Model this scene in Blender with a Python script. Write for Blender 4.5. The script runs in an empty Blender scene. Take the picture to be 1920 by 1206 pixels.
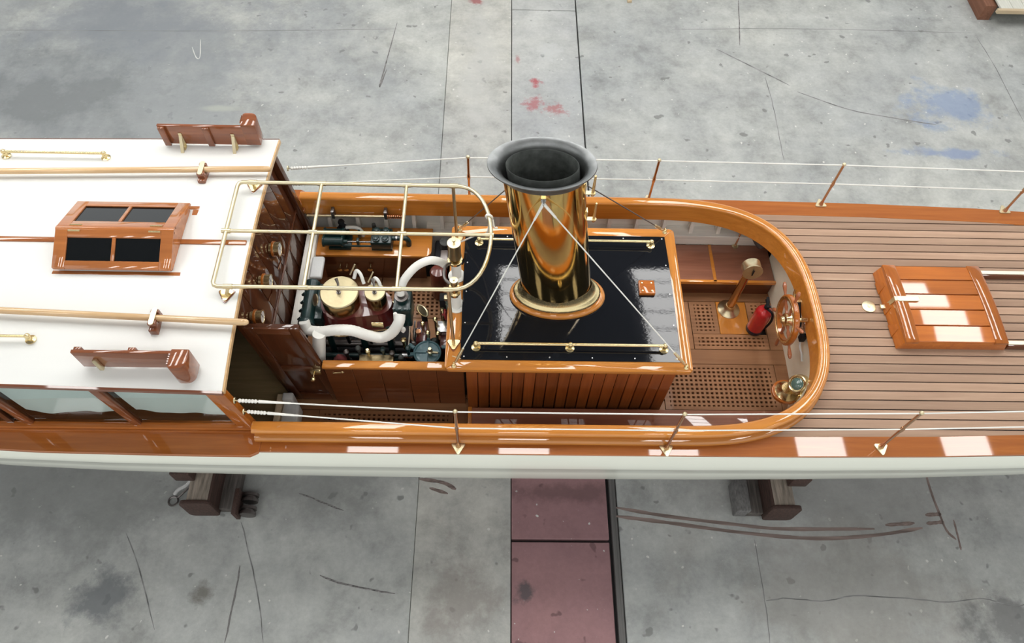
import bpy, bmesh, math, random
from mathutils import Vector, Matrix
random.seed(7)
PI = math.pi
scn = bpy.context.scene
COL = scn.collection

# ------------------------------------------------------------------ camera
F_PX = 1389.53
RW = Matrix(((0.99967, 0.01376, 0.0217), (0.00075, -0.85507, 0.51848), (0.0257, -0.5183, -0.8548)))
CAM = Vector((0, -2.91, 4.70))
# orthonormal camera axes (image right, image down, forward) in world space
_fw = Vector((RW[0][2], RW[1][2], RW[2][2])).normalized()
_rt = Vector((RW[0][0], RW[1][0], RW[2][0])); _rt = (_rt - _fw * _rt.dot(_fw)).normalized()
_dn = _fw.cross(_rt)
cd = bpy.data.cameras.new('camera')
cam = bpy.data.objects.new('camera', cd); COL.objects.link(cam)
cd.sensor_width = 36; cd.lens = F_PX / 1920 * 36; cd.clip_end = 200
m = Matrix.Identity(4)
for i in range(3):
    m[i][0] = _rt[i]; m[i][1] = -_dn[i]; m[i][2] = -_fw[i]; m[i][3] = CAM[i]
cam.matrix_world = m
scn.camera = cam
# ------------------------------------------------------------------ light
w = bpy.data.worlds.new('hall_daylight'); scn.world = w; w.use_nodes = True
bg = w.node_tree.nodes['Background']; bg.inputs[0].default_value = (.90, .93, .93, 1); bg.inputs[1].default_value = 1.05
SKYLIGHT_FILL_L = 10.5
scn.view_settings.view_transform = 'Standard'; scn.view_settings.look = 'None'
scn.view_settings.exposure = 0.22; scn.view_settings.gamma = 1.0; scn.view_settings.use_curve_mapping = False


def ray(px, py): return _rt * (px - 960) + _dn * (py - 603) + _fw * F_PX
def Pz(px, py, z): d = ray(px, py); return CAM + d * ((z - CAM.z) / d.z)
def Py(px, py, y): d = ray(px, py); return CAM + d * ((y - CAM.y) / d.y)
def Px(px, py, x): d = ray(px, py); return CAM + d * ((x - CAM.x) / d.x)

# ------------------------------------------------------------------ materials
def newmat(name):
    m = bpy.data.materials.new(name); m.use_nodes = True
    nt = m.node_tree; b = nt.nodes['Principled BSDF']
    return m, nt, b
def node(nt, t, **k):
    n = nt.nodes.new(t)
    for a, v in k.items(): setattr(n, a, v)
    return n
def c4(c): return (c[0], c[1], c[2], 1)
def ramp(nt, fac, stops):
    r = node(nt, 'ShaderNodeValToRGB'); e = r.color_ramp.elements
    while len(e) < len(stops): e.new(.5)
    for i, (p, c) in enumerate(stops): e[i].position = p; e[i].color = c4(c)
    nt.links.new(fac, r.inputs[0]); return r.outputs[0]
def noise(nt, scale, detail=4, rough=.55, vec=None, dist=0):
    n = node(nt, 'ShaderNodeTexNoise'); n.inputs['Scale'].default_value = scale
    n.inputs['Detail'].default_value = detail; n.inputs['Roughness'].default_value = rough; n.inputs['Distortion'].default_value = dist
    if vec is not None: nt.links.new(vec, n.inputs['Vector'])
    return n.outputs[0]
def coords(nt, scale=(1, 1, 1), loc=(0, 0, 0), kind='Object'):
    t = node(nt, 'ShaderNodeTexCoord'); mp = node(nt, 'ShaderNodeMapping')
    mp.inputs['Scale'].default_value = scale; mp.inputs['Location'].default_value = loc
    nt.links.new(t.outputs[kind], mp.inputs[0]); return mp.outputs[0]
def mixc(nt, fac, a, b, mode='MIX'):
    n = node(nt, 'ShaderNodeMix', data_type='RGBA', blend_type=mode)
    for s, v in ((n.inputs[0], fac), (n.inputs[6], a), (n.inputs[7], b)):
        if hasattr(v, 'links') or hasattr(v, 'is_output'): nt.links.new(v, s)
        elif isinstance(v, (int, float)): s.default_value = v
        else: s.default_value = c4(v)
    return n.outputs[2]
def bump(nt, b, h, strength=.2, dist=.01):
    n = node(nt, 'ShaderNodeBump'); n.inputs['Strength'].default_value = strength; n.inputs['Distance'].default_value = dist
    nt.links.new(h, n.inputs['Height']); nt.links.new(n.outputs[0], b.inputs['Normal']); return n.outputs[0]

def wood(name, dark, light, axis='x', coat=1.0, rough=.45, vary=.25, fine=1.0, coat_rough=.03):
    m, nt, b = newmat(name)
    s = {'x': (1.2, 22, 22), 'y': (22, 1.2, 22), 'z': (22, 22, 1.2)}[axis]
    s = tuple(v * fine for v in s)
    oi = node(nt, 'ShaderNodeObjectInfo')
    v = coords(nt, s)
    add = node(nt, 'ShaderNodeVectorMath', operation='ADD')
    sc = node(nt, 'ShaderNodeVectorMath', operation='SCALE'); sc.inputs[0].default_value = (17, 31, 23)
    nt.links.new(oi.outputs['Random'], sc.inputs['Scale']); nt.links.new(v, add.inputs[0]); nt.links.new(sc.outputs[0], add.inputs[1])
    n1 = noise(nt, 1.0, 6, .65, add.outputs[0], .6)
    c = ramp(nt, n1, [(.25, dark), (.55, tuple((a + q) / 2 for a, q in zip(dark, light))), (.75, light)])
    n2 = noise(nt, 1.7, 2, .5)
    c = mixc(nt, .35, c, ramp(nt, n2, [(.3, (.72, .7, .68)), (.7, (1.15, 1.12, 1.08))]), 'MULTIPLY')
    lo = 1 - vary; hi = 1 + vary * .5
    c = mixc(nt, 1.0, c, ramp(nt, oi.outputs['Random'], [(0, (lo, lo, lo)), (1, (hi, hi, hi))]), 'MULTIPLY')
    nt.links.new(c, b.inputs['Base Color'])
    b.inputs['Roughness'].default_value = rough
    b.inputs['Coat Weight'].default_value = coat; b.inputs['Coat Roughness'].default_value = coat_rough; b.inputs['Coat IOR'].default_value = 1.6
    if coat >= .2: b.inputs['Specular IOR Level'].default_value = .15
    if coat < .2: bump(nt, b, n1, .15, .004); b.inputs['Specular IOR Level'].default_value = .25
    return m
def paint(name, c, rough=.35, coat=0, var=.06, scale=6, metal=0, spec=.5):
    m, nt, b = newmat(name)
    n = noise(nt, scale, 4)
    lo = tuple(max(0, x * (1 - var * 2)) for x in c); hi = tuple(min(1, x * (1 + var)) for x in c)
    nt.links.new(ramp(nt, n, [(.3, lo), (.7, hi)]), b.inputs['Base Color'])
    b.inputs['Roughness'].default_value = rough; b.inputs['Metallic'].default_value = metal
    b.inputs['Coat Weight'].default_value = coat; b.inputs['Coat Roughness'].default_value = .04; b.inputs['Specular IOR Level'].default_value = spec
    return m
def metal(name, c, rough=.15, var=.1, scale=9):
    m, nt, b = newmat(name)
    n = noise(nt, scale, 5)
    nt.links.new(ramp(nt, n, [(.3, tuple(x * (1 - var) for x in c)), (.7, c)]), b.inputs['Base Color'])
    r = node(nt, 'ShaderNodeMapRange'); r.inputs[3].default_value = rough * .7; r.inputs[4].default_value = rough * 1.4
    nt.links.new(noise(nt, scale * 3, 3), r.inputs[0]); nt.links.new(r.outputs[0], b.inputs['Roughness'])
    b.inputs['Metallic'].default_value = 1
    return m

MAH = wood('varnished_mahogany', (.34, .085, .010), (.56, .17, .020))
MAHY = wood('varnished_mahogany_athwart', (.34, .085, .010), (.56, .17, .020), 'y')
HONEY = wood('varnished_honey_teak', (.54, .185, .024), (.75, .30, .05))
HONEYY = wood('varnished_honey_teak_athwart', (.54, .185, .024), (.75, .30, .05), 'y')
BOARD = wood('covering_board_wood', (.31, .085, .014), (.50, .16, .028))
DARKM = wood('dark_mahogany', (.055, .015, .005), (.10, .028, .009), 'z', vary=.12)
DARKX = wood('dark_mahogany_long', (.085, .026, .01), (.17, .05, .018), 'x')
CASEW = wood('casing_board_wood', (.27, .072, .016), (.46, .13, .03), 'z', vary=.25)
SIDEB = wood('sideboard_wood', (.17, .045, .014), (.31, .095, .03))
TEAK = wood('bare_deck_teak', (.36, .23, .158), (.50, .34, .24), coat=0, rough=.7, vary=.22)
SOLE = wood('sole_teak', (.30, .14, .062), (.44, .22, .105), coat=0.05, rough=.6, vary=.2)
PINE = wood('varnished_pine', (.55, .33, .15), (.78, .56, .32), coat=.8, vary=.1)
SEATW = wood('varnished_seat_wood', (.22, .085, .05), (.33, .14, .085), coat=1, vary=.1)
OLIVE = wood('cabin_sole_wood', (.24, .17, .085), (.38, .28, .14), coat=.3)
RAW = wood('raw_timber', (.55, .42, .27), (.72, .6, .42), coat=0, rough=.8)
RAWB = wood('brown_timber', (.16, .07, .04), (.26, .12, .075), 'y', coat=.1, rough=.6)
BRASS = metal('polished_brass', (.80, .65, .36), .24)
BRASSP = metal('pale_brass', (.74, .64, .42), .32)
FUNB = metal('funnel_brass', (.80, .55, .20), .085, .18, 3)
COPPER = metal('copper', (.72, .36, .2), .2)
BRONZE = metal('stanchion_bronze', (.62, .40, .25), .2)
STEEL = metal('bright_steel', (.62, .62, .62), .25)
DSTEEL = metal('dark_steel', (.22, .20, .19), .4)
RIMM = metal('dull_copper_rim', (.30, .31, .31), .42, .35, 5)
SOOT = paint('sooty_iron', (.085, .092, .085), .6, metal=.3, var=.3)
WHITE = paint('roof_white', (.76, .76, .73), .45, var=.02, scale=2)
HULLW = paint('hull_cream', (.80, .81, .71), .25, coat=.6, var=.02, scale=2)
INW = paint('bilge_white', (.86, .83, .76), .5, var=.08)
CREAM = paint('bulkhead_cream', (.90, .86, .70), .3, coat=.5, var=.04)
PLASTIC = paint('white_plastic', (.66, .67, .66), .4, var=.03)
ANTI = paint('antifouling_red', (.075, .03, .028), .6, var=.2)
BLACK = paint('matt_black', (.012, .012, .014), .6, spec=.2)
GREEN = paint('engine_green', (.005, .028, .028), .38, coat=.25, var=.2)
TEAL = paint('engine_teal', (.075, .16, .185), .35, coat=.3, var=.1)
MAROON = paint('engine_maroon', (.13, .018, .018), .3, coat=.8, var=.2)
REDX = paint('extinguisher_red', (.55, .018, .022), .25, coat=.6, var=.05)
LAG = None
m_, nt_, b_ = newmat('lagging_cloth'); LAG = m_
b_.inputs['Base Color'].default_value = (.80, .79, .74, 1); b_.inputs['Roughness'].default_value = .85
bump(nt_, b_, noise(nt_, 90, 3), .35, .004)
m_, nt_, b_ = newmat('black_lacquer'); LACQ = m_
b_.inputs['Base Color'].default_value = (.006, .007, .01, 1); b_.inputs['Roughness'].default_value = .05; b_.inputs['Specular IOR Level'].default_value = .4
bump(nt_, b_, noise(nt_, 46, 2, .5), .07, .0025)
ROPE = paint('white_line', (.82, .80, .74), .7)
WIRE = paint('white_wire', (.80, .79, .74), .5)
DIAL = paint('dial_white', (.75, .75, .72), .3, coat=.8)
RUST = paint('rusty_brown_steel', (.06, .03, .022), .7, var=.35, scale=14)
MUD = paint('weathered_block', (.24, .20, .16), .85, var=.25, scale=9)
CURT = None
m_, nt_, b_ = newmat('curtain_cloth'); CURT = m_
b_.inputs['Base Color'].default_value = (.82, .88, .86, 1); b_.inputs['Roughness'].default_value = .9
m_, nt_, b_ = newmat('window_glass'); GLASS = m_
tr = node(nt_, 'ShaderNodeBsdfTransparent'); gl = node(nt_, 'ShaderNodeBsdfGlossy'); fr = node(nt_, 'ShaderNodeFresnel'); mx = node(nt_, 'ShaderNodeMixShader')
tr.inputs[0].default_value = (.86, .9, .88, 1); gl.inputs['Roughness'].default_value = .02; fr.inputs[0].default_value = 1.5
nt_.links.new(fr.outputs[0], mx.inputs[0]); nt_.links.new(tr.outputs[0], mx.inputs[1]); nt_.links.new(gl.outputs[0], mx.inputs[2])
nt_.links.new(mx.outputs[0], nt_.nodes['Material Output'].inputs[0])
m_, nt_, b_ = newmat('lens_glass'); LENS = m_
b_.inputs['Base Color'].default_value = (.10, .17, .145, 1); b_.inputs['Roughness'].default_value = .05; b_.inputs['Coat Weight'].default_value = 1
m_, nt_, b_ = newmat('skylight_and_fill'); PANE_GLOW = m_
b_.inputs['Base Color'].default_value = (.8, .8, .8, 1); b_.inputs['Emission Color'].default_value = (1.0, .99, .97, 1); b_.inputs['Emission Strength'].default_value = SKYLIGHT_FILL_L  # shared by the rooflights and the added near-slope fill panes
CEIL = paint('ceiling_grey', (.24, .24, .24), .8)

def concrete(name, c, stains_and_shade=(), warm=0, contrast=1.0):
    m, nt, b = newmat(name)
    v = coords(nt)
    big = noise(nt, .35, 5, .6, v, .4); mid = noise(nt, 2.6, 9, .70, v, .15); fine = noise(nt, 26, 4, .7, v)
    lo = tuple(x * (1 - .34 * contrast) for x in c); hi = tuple(min(1, x * (1 + .26 * contrast)) for x in c)
    col = ramp(nt, mid, [(.28, lo), (.5, c), (.74, hi)])
    col = mixc(nt, .8, col, ramp(nt, big, [(.32, (.78, .80, .83)), (.66, (1.12, 1.11, 1.07))]), 'MULTIPLY')
    col = mixc(nt, .55, col, ramp(nt, fine, [(.3, (.86, .86, .86)), (.7, (1.1, 1.1, 1.1))]), 'MULTIPLY')
    st = noise(nt, 1.0, 3, .5, coords(nt, (.45, 3.2, 1)), .4)          # faint wiped streaks
    col = mixc(nt, .35, col, ramp(nt, st, [(.35, (.88, .88, .89)), (.65, (1.08, 1.08, 1.06))]), 'MULTIPLY')
    sp = noise(nt, 7.5, 2, .4, v)                                         # dark oil spots
    col = mixc(nt, ramp(nt, sp, [(.70, (0, 0, 0)), (.735, (.75, .75, .75))]), col, tuple(x * .42 for x in c))
    ws = noise(nt, 17, 1, .4, coords(nt, (1, 1, 1), (5.3, 2.1, 0)))      # pale paint drops
    col = mixc(nt, ramp(nt, ws, [(.755, (0, 0, 0)), (.775, (.9, .9, .9))]), col, (.62, .62, .58))
    for (px, py, rx, ry, sc, amt, nsc) in stains_and_shade:  # stains, plus hull shade put into the floor colour
        p = Pz(px, py, GZ)
        d = coords(nt, (1 / rx, 1 / ry, 0), (-p.x / rx, -p.y / ry, 0))
        ln = node(nt, 'ShaderNodeVectorMath', operation='LENGTH'); nt.links.new(d, ln.inputs[0])
        f = node(nt, 'ShaderNodeMath', operation='ADD'); nz = node(nt, 'ShaderNodeMath', operation='MULTIPLY_ADD')
        nt.links.new(noise(nt, nsc, 6, .7, v), nz.inputs[0]); nz.inputs[1].default_value = 3.4; nz.inputs[2].default_value = -1.7
        nt.links.new(ln.outputs['Value'], f.inputs[0]); nt.links.new(nz.outputs[0], f.inputs[1])
        k = ramp(nt, f.outputs[0], [(.35, (amt,) * 3), (1.0, (0, 0, 0))])
        col = mixc(nt, k, col, sc)
    nt.links.new(col, b.inputs['Base Color']); b.inputs['Roughness'].default_value = .72; b.inputs['Specular IOR Level'].default_value = .3
    bump(nt, b, fine, .12, .004)
    return m

# ------------------------------------------------------------------ mesh helpers
class MB:
    def __init__(s): s.v = []; s.f = []
    def add(s, vs, fs):
        o = len(s.v); s.v += [Vector(q) for q in vs]; s.f += [tuple(i + o for i in f) for f in fs]; return s
    def hexa(s, p):      # p: 4 bottom ccw + 4 top ccw
        return s.add(p, [(3, 2, 1, 0), (4, 5, 6, 7), (0, 1, 5, 4), (1, 2, 6, 5), (2, 3, 7, 6), (3, 0, 4, 7)])
    def box(s, x0, x1, y0, y1, z0, z1):
        return s.hexa([(x0, y0, z0), (x1, y0, z0), (x1, y1, z0), (x0, y1, z0), (x0, y0, z1), (x1, y0, z1), (x1, y1, z1), (x0, y1, z1)])
    def prism(s, poly, z0, z1, fn=None):
        fn = fn or (lambda a, b, c: (a, b, c)); n = len(poly)
        vs = [fn(a, b, z0) for a, b in poly] + [fn(a, b, z1) for a, b in poly]
        return s.add(vs, [tuple(range(n - 1, -1, -1)), tuple(range(n, 2 * n))] + [(i, (i + 1) % n, (i + 1) % n + n, i + n) for i in range(n)])
    def lathe(s, prof, o, ax=(0, 0, 1), n=24, sx=1, sy=1, caps=True):
        # prof [(r, h)]
        o = Vector(o); ax = Vector(ax).normalized()
        u = ax.orthogonal().normalized() if abs(ax.z) < .999 else Vector((1, 0, 0)); t = ax.cross(u)
        vs = []; fs = []
        for r, h in prof:
            for k in range(n):
                a = 2 * PI * k / n; vs.append(o + ax * h + u * (r * sx * math.cos(a)) + t * (r * sy * math.sin(a)))
        L = len(prof)
        for j in range(L - 1):
            for k in range(n):
                k2 = (k + 1) % n; fs.append((j * n + k, j * n + k2, (j + 1) * n + k2, (j + 1) * n + k))
        if caps:
            fs.append(tuple(range(n - 1, -1, -1))); fs.append(tuple(range((L - 1) * n, L * n)))
        return s.add(vs, fs)
    def cyl(s, p0, p1, r0, r1=None, n=16):
        p0 = Vector(p0); p1 = Vector(p1); d = p1 - p0
        return s.lathe([(r0, 0), (r0 if r1 is None else r1, d.length)], p0, d, n)
    def tube(s, pts, r, n=10, closed=False, wav=0):
        pts = [Vector(p) for p in pts]; L = len(pts); vs = []; fs = []; pu = None
        for i, p in enumerate(pts):
            a = pts[i - 1] if (i > 0 or closed) else p; b = pts[(i + 1) % L] if (i < L - 1 or closed) else p
            d = (b - a).normalized()
            u = (pu - d * pu.dot(d)).normalized() if pu is not None else d.orthogonal().normalized()
            pu = u; t = d.cross(u); rr = (r[i] if isinstance(r, (list, tuple)) else r) * (1 + wav * (i % 2))
            for k in range(n):
                q = 2 * PI * k / n; vs.append(p + u * (rr * math.cos(q)) + t * (rr * math.sin(q)))
        for j in range(L if closed else L - 1):
            for k in range(n):
                k2 = (k + 1) % n; j2 = (j + 1) % L; fs.append((j * n + k, j * n + k2, j2 * n + k2, j2 * n + k))
        if not closed: fs.append(tuple(range(n - 1, -1, -1))); fs.append(tuple(range((L - 1) * n, L * n)))
        return s.add(vs, fs)
    def ball(s, c, r, n=12):
        pr = [(r * math.sin(PI * i / 8) + 1e-4, -r * math.cos(PI * i / 8)) for i in range(9)]
        return s.lathe(pr, c, (0, 0, 1), n)
    def torus(s, c, ax, R, r, n=32, k=8):
        ax = Vector(ax).normalized(); u = ax.orthogonal().normalized(); t = ax.cross(u)
        return s.tube([Vector(c) + u * (R * math.cos(2 * PI * i / n)) + t * (R * math.sin(2 * PI * i / n)) for i in range(n)], r, k, True)
    def loft(s, rings, close=False, caps=False):
        n = len(rings[0]); vs = [q for r in rings for q in r]; fs = []
        for j in range(len(rings) - 1):
            for k in range(n if close else n - 1):
                k2 = (k + 1) % n; fs.append((j * n + k, j * n + k2, (j + 1) * n + k2, (j + 1) * n + k))
        if caps: fs.append(tuple(range(n - 1, -1, -1))); fs.append(tuple(range((len(rings) - 1) * n, len(rings) * n)))
        return s.add(vs, fs)
    def build(s, name, mat, parent=None, bev=0, seg=2, ang=40, off=None):
        o = off if off is not None else wloc(parent)
        me = bpy.data.meshes.new(name)
        me.from_pydata([tuple(q - o) for q in s.v], [], s.f)
        bm = bmesh.new(); bm.from_mesh(me)
        bmesh.ops.recalc_face_normals(bm, faces=bm.faces)
        if bev:
            es = [e for e in bm.edges if len(e.link_faces) == 2 and e.calc_face_angle(0) > math.radians(35)]
            bmesh.ops.bevel(bm, geom=es, offset=bev, segments=seg, profile=.5, affect='EDGES', clamp_overlap=True)
        bm.to_mesh(me); bm.free()
        for p in me.polygons: p.use_smooth = True
        me.set_sharp_from_angle(angle=math.radians(ang))
        me.materials.append(mat)
        ob = bpy.data.objects.new(name, me); COL.objects.link(ob)
        if parent is not None: ob.parent = parent
        elif off is not None: ob.location = o
        return ob
def wloc(p):
    v = Vector((0, 0, 0))
    while p is not None: v += Vector(p.location); p = p.parent
    return v
def tag(o, label, cat, group=None):
    o['label'] = label; o['category'] = cat
    if group: o['group'] = group
    return o
def thing(name, loc, label, cat, group=None):
    o = bpy.data.objects.new(name, None); COL.objects.link(o); o.location = loc; o.empty_display_size = .05
    return tag(o, label, cat, group)
def struct(o): o['kind'] = 'structure'; return o
def bez(pts, n=6):     # catmull-rom
    pts = [Vector(p) for p in pts]; out = []
    P = [pts[0] * 2 - pts[1]] + pts + [pts[-1] * 2 - pts[-2]]
    for i in range(1, len(P) - 2):
        for k in range(n):
            t = k / n
            out.append(.5 * ((2 * P[i]) + (-P[i - 1] + P[i + 1]) * t + (2 * P[i - 1] - 5 * P[i] + 4 * P[i + 1] - P[i + 2]) * t * t + (-P[i - 1] + 3 * P[i] - 3 * P[i + 1] + P[i + 2]) * t ** 3))
    out.append(pts[-1]); return out
def rrect(x0, x1, y0, y1, r, n=5):
    out = []
    for cx, cy, a0 in ((x1 - r, y1 - r, 0), (x0 + r, y1 - r, PI / 2), (x0 + r, y0 + r, PI), (x1 - r, y0 + r, 1.5 * PI)):
        for k in range(n + 1): a = a0 + PI / 2 * k / n; out.append((cx + r * math.cos(a), cy + r * math.sin(a)))
    return out
def tri_plate(mb, c, L, h, ang=0, r=.012):
    """small triangular foot plate, apex at -y before rotation"""
    pts = []
    for k in range(3):
        a = -PI / 2 + k * 2 * PI / 3
        for q in (-.5, 0, .5): pts.append((math.cos(a) * (L - r) + r * math.cos(a + q * 1.6), math.sin(a) * (L - r) + r * math.sin(a + q * 1.6)))
    ca, sa = math.cos(ang), math.sin(ang)
    mb.prism([(c[0] + x * ca - y * sa, c[1] + x * sa + y * ca) for x, y in pts], c[2], c[2] + h)
    return mb

# ================================================================== SETTING
GZ = -1.70
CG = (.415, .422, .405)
F_A = concrete('concrete_left', CG, [(120, 130, 4.0, 2.6, (.25, .265, .275), .75, .5), (250, 60, 1.8, .8, (.20, .215, .24), .6, 1.1), (60, 180, 1.6, 1.0, (.17, .18, .185), .7, 1.4), (410, 203, .36, .07, (.40, .41, .37), .8, .3),  # first entry broadly darkens the upper-left floor
                                     (200, 1120, .35, .25, (.15, .16, .17), .8, 3), (380, 1110, .1, .1, (.16, .15, .13), .8, 3), (170, 900, 3.0, .6, (.20, .205, .2), .6, 1)])  # last entry: shade beside the hull painted into the floor colour
F_B = concrete('concrete_strip', (.455, .45, .42), [(900, 120, .35, 1.4, (.46, .46, .44), .6, 2.0), (860, 1110, .3, .5, (.27, .245, .225), .7, 2.2), (895, 2, .12, .08, (.30, .10, .10), .9, 6)], contrast=1.1)
F_C = concrete('grey_plate_paint', (.44, .445, .435), [(1005, 155, .09, .11, (.38, .10, .11), .95, 7), (1000, 195, .14, .14, (.36, .12, .13), .8, 11), (1040, 205, .16, .12, (.36, .13, .13), .75, 12), (1030, 95, .2, .2, (.5, .51, .5), .7, 4), (970, 110, .05, .1, (.36, .15, .15), .7, 8)], contrast=.75)
F_R = concrete('red_plate_paint', (.33, .185, .19), [(985, 1105, .09, .09, (.09, .08, .085), .85, 5), (1040, 925, .7, .12, (.13, .075, .075), .6, 2)], contrast=.5)  # last entry paints the hull's shade across the plate
F_D = concrete('concrete_right', CG, [(1775, 200, .62, .40, (.21, .28, .42), .7, 3.2), (1790, 287, .62, .10, (.21, .27, .41), .75, 3.0), (1600, 1120, 1.3, .7, (.29, .275, .25), .5, 1.6), (1620, 910, 1.8, .5, (.24, .235, .225), .55, 1), (1890, 1180, .5, .3, (.15, .15, .15), .75, 3)])  # next-to-last entry: hull shade painted along this slab
F_E = paint('channel_edge', (.13, .125, .12), .8, var=.2)
floor = struct(MB().box(-16, 18, -9, 16, GZ - .35, GZ - .06).build('floor', paint('joint_dirt', (.03, .03, .03), .9)))
def slab(name, mat, x0, x1, y0, y1, top=GZ, bev=.006): return MB().box(x0, x1, y0, y1, GZ - .07, top).build(name, mat, floor, bev, 1)
yj = Pz(1050, 1014, GZ).y; yt = Pz(1020, 19, GZ).y
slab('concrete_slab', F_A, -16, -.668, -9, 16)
slab('concrete_slab', F_B, -.664, .152, -9, 16)
slab('floor_plate', F_R, .160, 1.0, yj - 3.2, yj - .012); slab('floor_plate', F_R, .160, 1.0, yj + .012, 1.2)
slab('floor_plate', F_C, .160, 1.022, 1.208, yt - .006); slab('floor_plate', F_C, .160, 1.022, yt + .006, 16)
slab('channel_edge', F_E, 1.028, 1.085, -9, 1.2, GZ - .004)
slab('concrete_slab', F_D, 1.092, 18, -9, 1.2); slab('concrete_slab', F_D, 1.038, 18, 1.2, 16)
MARK = paint('rust_brown_paint_line', (.22, .165, .145), .8, var=.25, scale=5)
CRACK = paint('crack_dark', (.235, .235, .23), .9, var=.3); SCUFF = paint('dark_scuff', (.22, .21, .205), .9, var=.4, scale=20); CHALK = paint('white_chalk', (.6, .6, .57), .9)
def ribbon(name, mat, pxs, wd, jit=0, z=GZ + .0012):
    pts = [Pz(a, b, z) for a, b in pxs]; q = bez(pts, 4) if len(pts) > 2 else [pts[0].lerp(pts[1], t / 6) for t in range(7)]
    if jit: q = [p + Vector((random.uniform(-jit, jit), random.uniform(-jit, jit), 0)) for p in q]
    L = []; R_ = []
    for i, p in enumerate(q):
        d = (q[min(i + 1, len(q) - 1)] - q[max(i - 1, 0)]).normalized(); n = Vector((-d.y, d.x, 0)); h = wd * (.5 if 0 < i < len(q) - 1 else .2) * random.uniform(.75, 1.1)
        L.append(p + n * h); R_.append(p - n * h)
    MB().loft([L, R_]).build(name, mat, floor)
for p in ([(1155, 952), (1250, 968), (1390, 985), (1470, 992), (1640, 992)], [(1155, 968), (1250, 980), (1400, 1000), (1530, 1010), (1640, 1004), (1730, 990)], [(1660, 985), (1715, 981)],
          [(1735, 966), (1765, 964)], [(1737, 982), (1770, 979)]): ribbon('paint_line', MARK, p, .035)
ribbon('paint_line', MARK, [(1733, 878), (1745, 920), (1760, 960), (1775, 995), (1793, 1012)], .022); ribbon('paint_line', MARK, [(1788, 975), (1797, 1010), (1802, 1032)], .02)
ribbon('paint_line', MARK, [(785, 898), (830, 905), (855, 918)], .035); ribbon('paint_line', MARK, [(805, 915), (840, 926)], .03)
for p in ([(1415, 1012), (1428, 1090), (1436, 1140), (1444, 1206)], [(452, 978), (470, 1050), (484, 1120), (494, 1206)], [(1832, 70), (1868, 130), (1920, 230)], [(1437, 1127), (1480, 1122), (1540, 1128), (1600, 1118), (1700, 1122), (1780, 1130), (1840, 1122), (1900, 1138), (1925, 1132)],
          [(236, 1000), (262, 1070), (290, 1180)], [(1435, 145), (1450, 200), (1462, 260), (1470, 300)], [(1260, 55), (1500, 54), (1830, 62)], [(0, 56), (260, 58), (560, 57), (745, 54)]): ribbon('crack', CRACK, p, .010, .004)
for p in ([(1343, 92), (1420, 130), (1480, 160)], [(1495, 172), (1590, 205), (1680, 222), (1755, 234)]): ribbon('scuff_mark', CRACK, p, .018, .002)
for p in ([(451, 1060), (440, 1120), (421, 1206)], [(560, 925), (600, 940), (645, 958)], [(600, 1080), (650, 1096), (740, 1114)], [(725, 130), (712, 160), (745, 42)], [(1385, 0), (1387, 85)]): ribbon('scuff_mark', SCUFF, p, .016, .004)
ribbon('chalk_mark', CHALK, [(360, 88), (368, 108), (375, 106), (376, 74)], .012)
ceiling = struct(MB().box(-14, 16, -9, 14, 7.12, 7.25).build('ceiling', CEIL))
# far rooflights show in the varnish; near-slope row is unseen, added as fill
for i in range(14):
    cx = -7.06 + 2.52 * (i % 7); Y0, NPN = (.64, 7) if i < 7 else (-5.6, 2)
    wnd = MB()
    for x in (cx - .46, cx + .42): wnd.box(x, x + .04, Y0, Y0 + NPN * .76 + .035, 7.0, 7.12)
    for k in range(NPN + 1): y = Y0 + k * .76; wnd.box(cx - .42, cx + .42, y, y + .035, 7.0, 7.12)
    wo = struct(wnd.build('window_%d' % (i + 1), CEIL))
    pn = MB()
    for k in range(NPN): y = Y0 + .035 + k * .76; pn.box(cx - .42, cx + .42, y, y + .725, 7.05, 7.06)
    pn.build('pane', PANE_GLOW, wo)

# ================================================================== HULL
YC = .028
def hb(x):
    t = x / 8.6 if x > 0 else x / 7.4
    return 1.128 * max(0.0, 1 - abs(t) ** (4.2 if x > 0 else 4.6))
boat = thing('steam_launch', (0.3, YC, -1.36), 'long cream-hulled wooden steam launch with teak foredeck and open cockpit', 'boat')
XS = [-7.2, -6.6, -5.8, -5, -4.2, -3.4, -2.6, -1.8, -1, -.2, .6, 1.4, 2.2, 3, 3.8, 4.6, 5.4, 6.2, 7, 7.6, 8.1, 8.4, 8.55]
def section(x, side, prof):
    b = hb(x); k = max(.35, 1 - .42 * (abs(x - .3) / 7) ** 1.6)
    return [(x, YC + side * max(.02, (b + o) if f == 0 else (b * f)), z * (k if z < -.05 else 1)) for o, f, z in prof]
TOPS = [(.0, 0, -.012), (.012, 0, -.035), (.036, 0, -.09), (.045, 0, -.14), (.038, 0, -.185), (.026, 0, -.205), (.022, 0, -.30), (.008, 0, -.42), (-.022, 0, -.54)]
BOT = [(-.022, 0, -.54), (-.11, 0, -.68), (0, .70, -.86), (0, .42, -1.02), (0, .14, -1.16), (0, .04, -1.24)]
mb = MB()
for s in (-1, 1): mb.loft([section(x, s, TOPS) for x in XS])
mb.build('topsides', HULLW, boat, ang=60)
mb = MB()
for s in (-1, 1): mb.loft([section(x, s, BOT) for x in XS])
mb.build('hull_bottom', ANTI, boat, ang=60)
MB().box(-6.4, 7.2, YC - .05, YC + .05, -1.36, -1.15).build('keel', ANTI, boat, .01)
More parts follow.
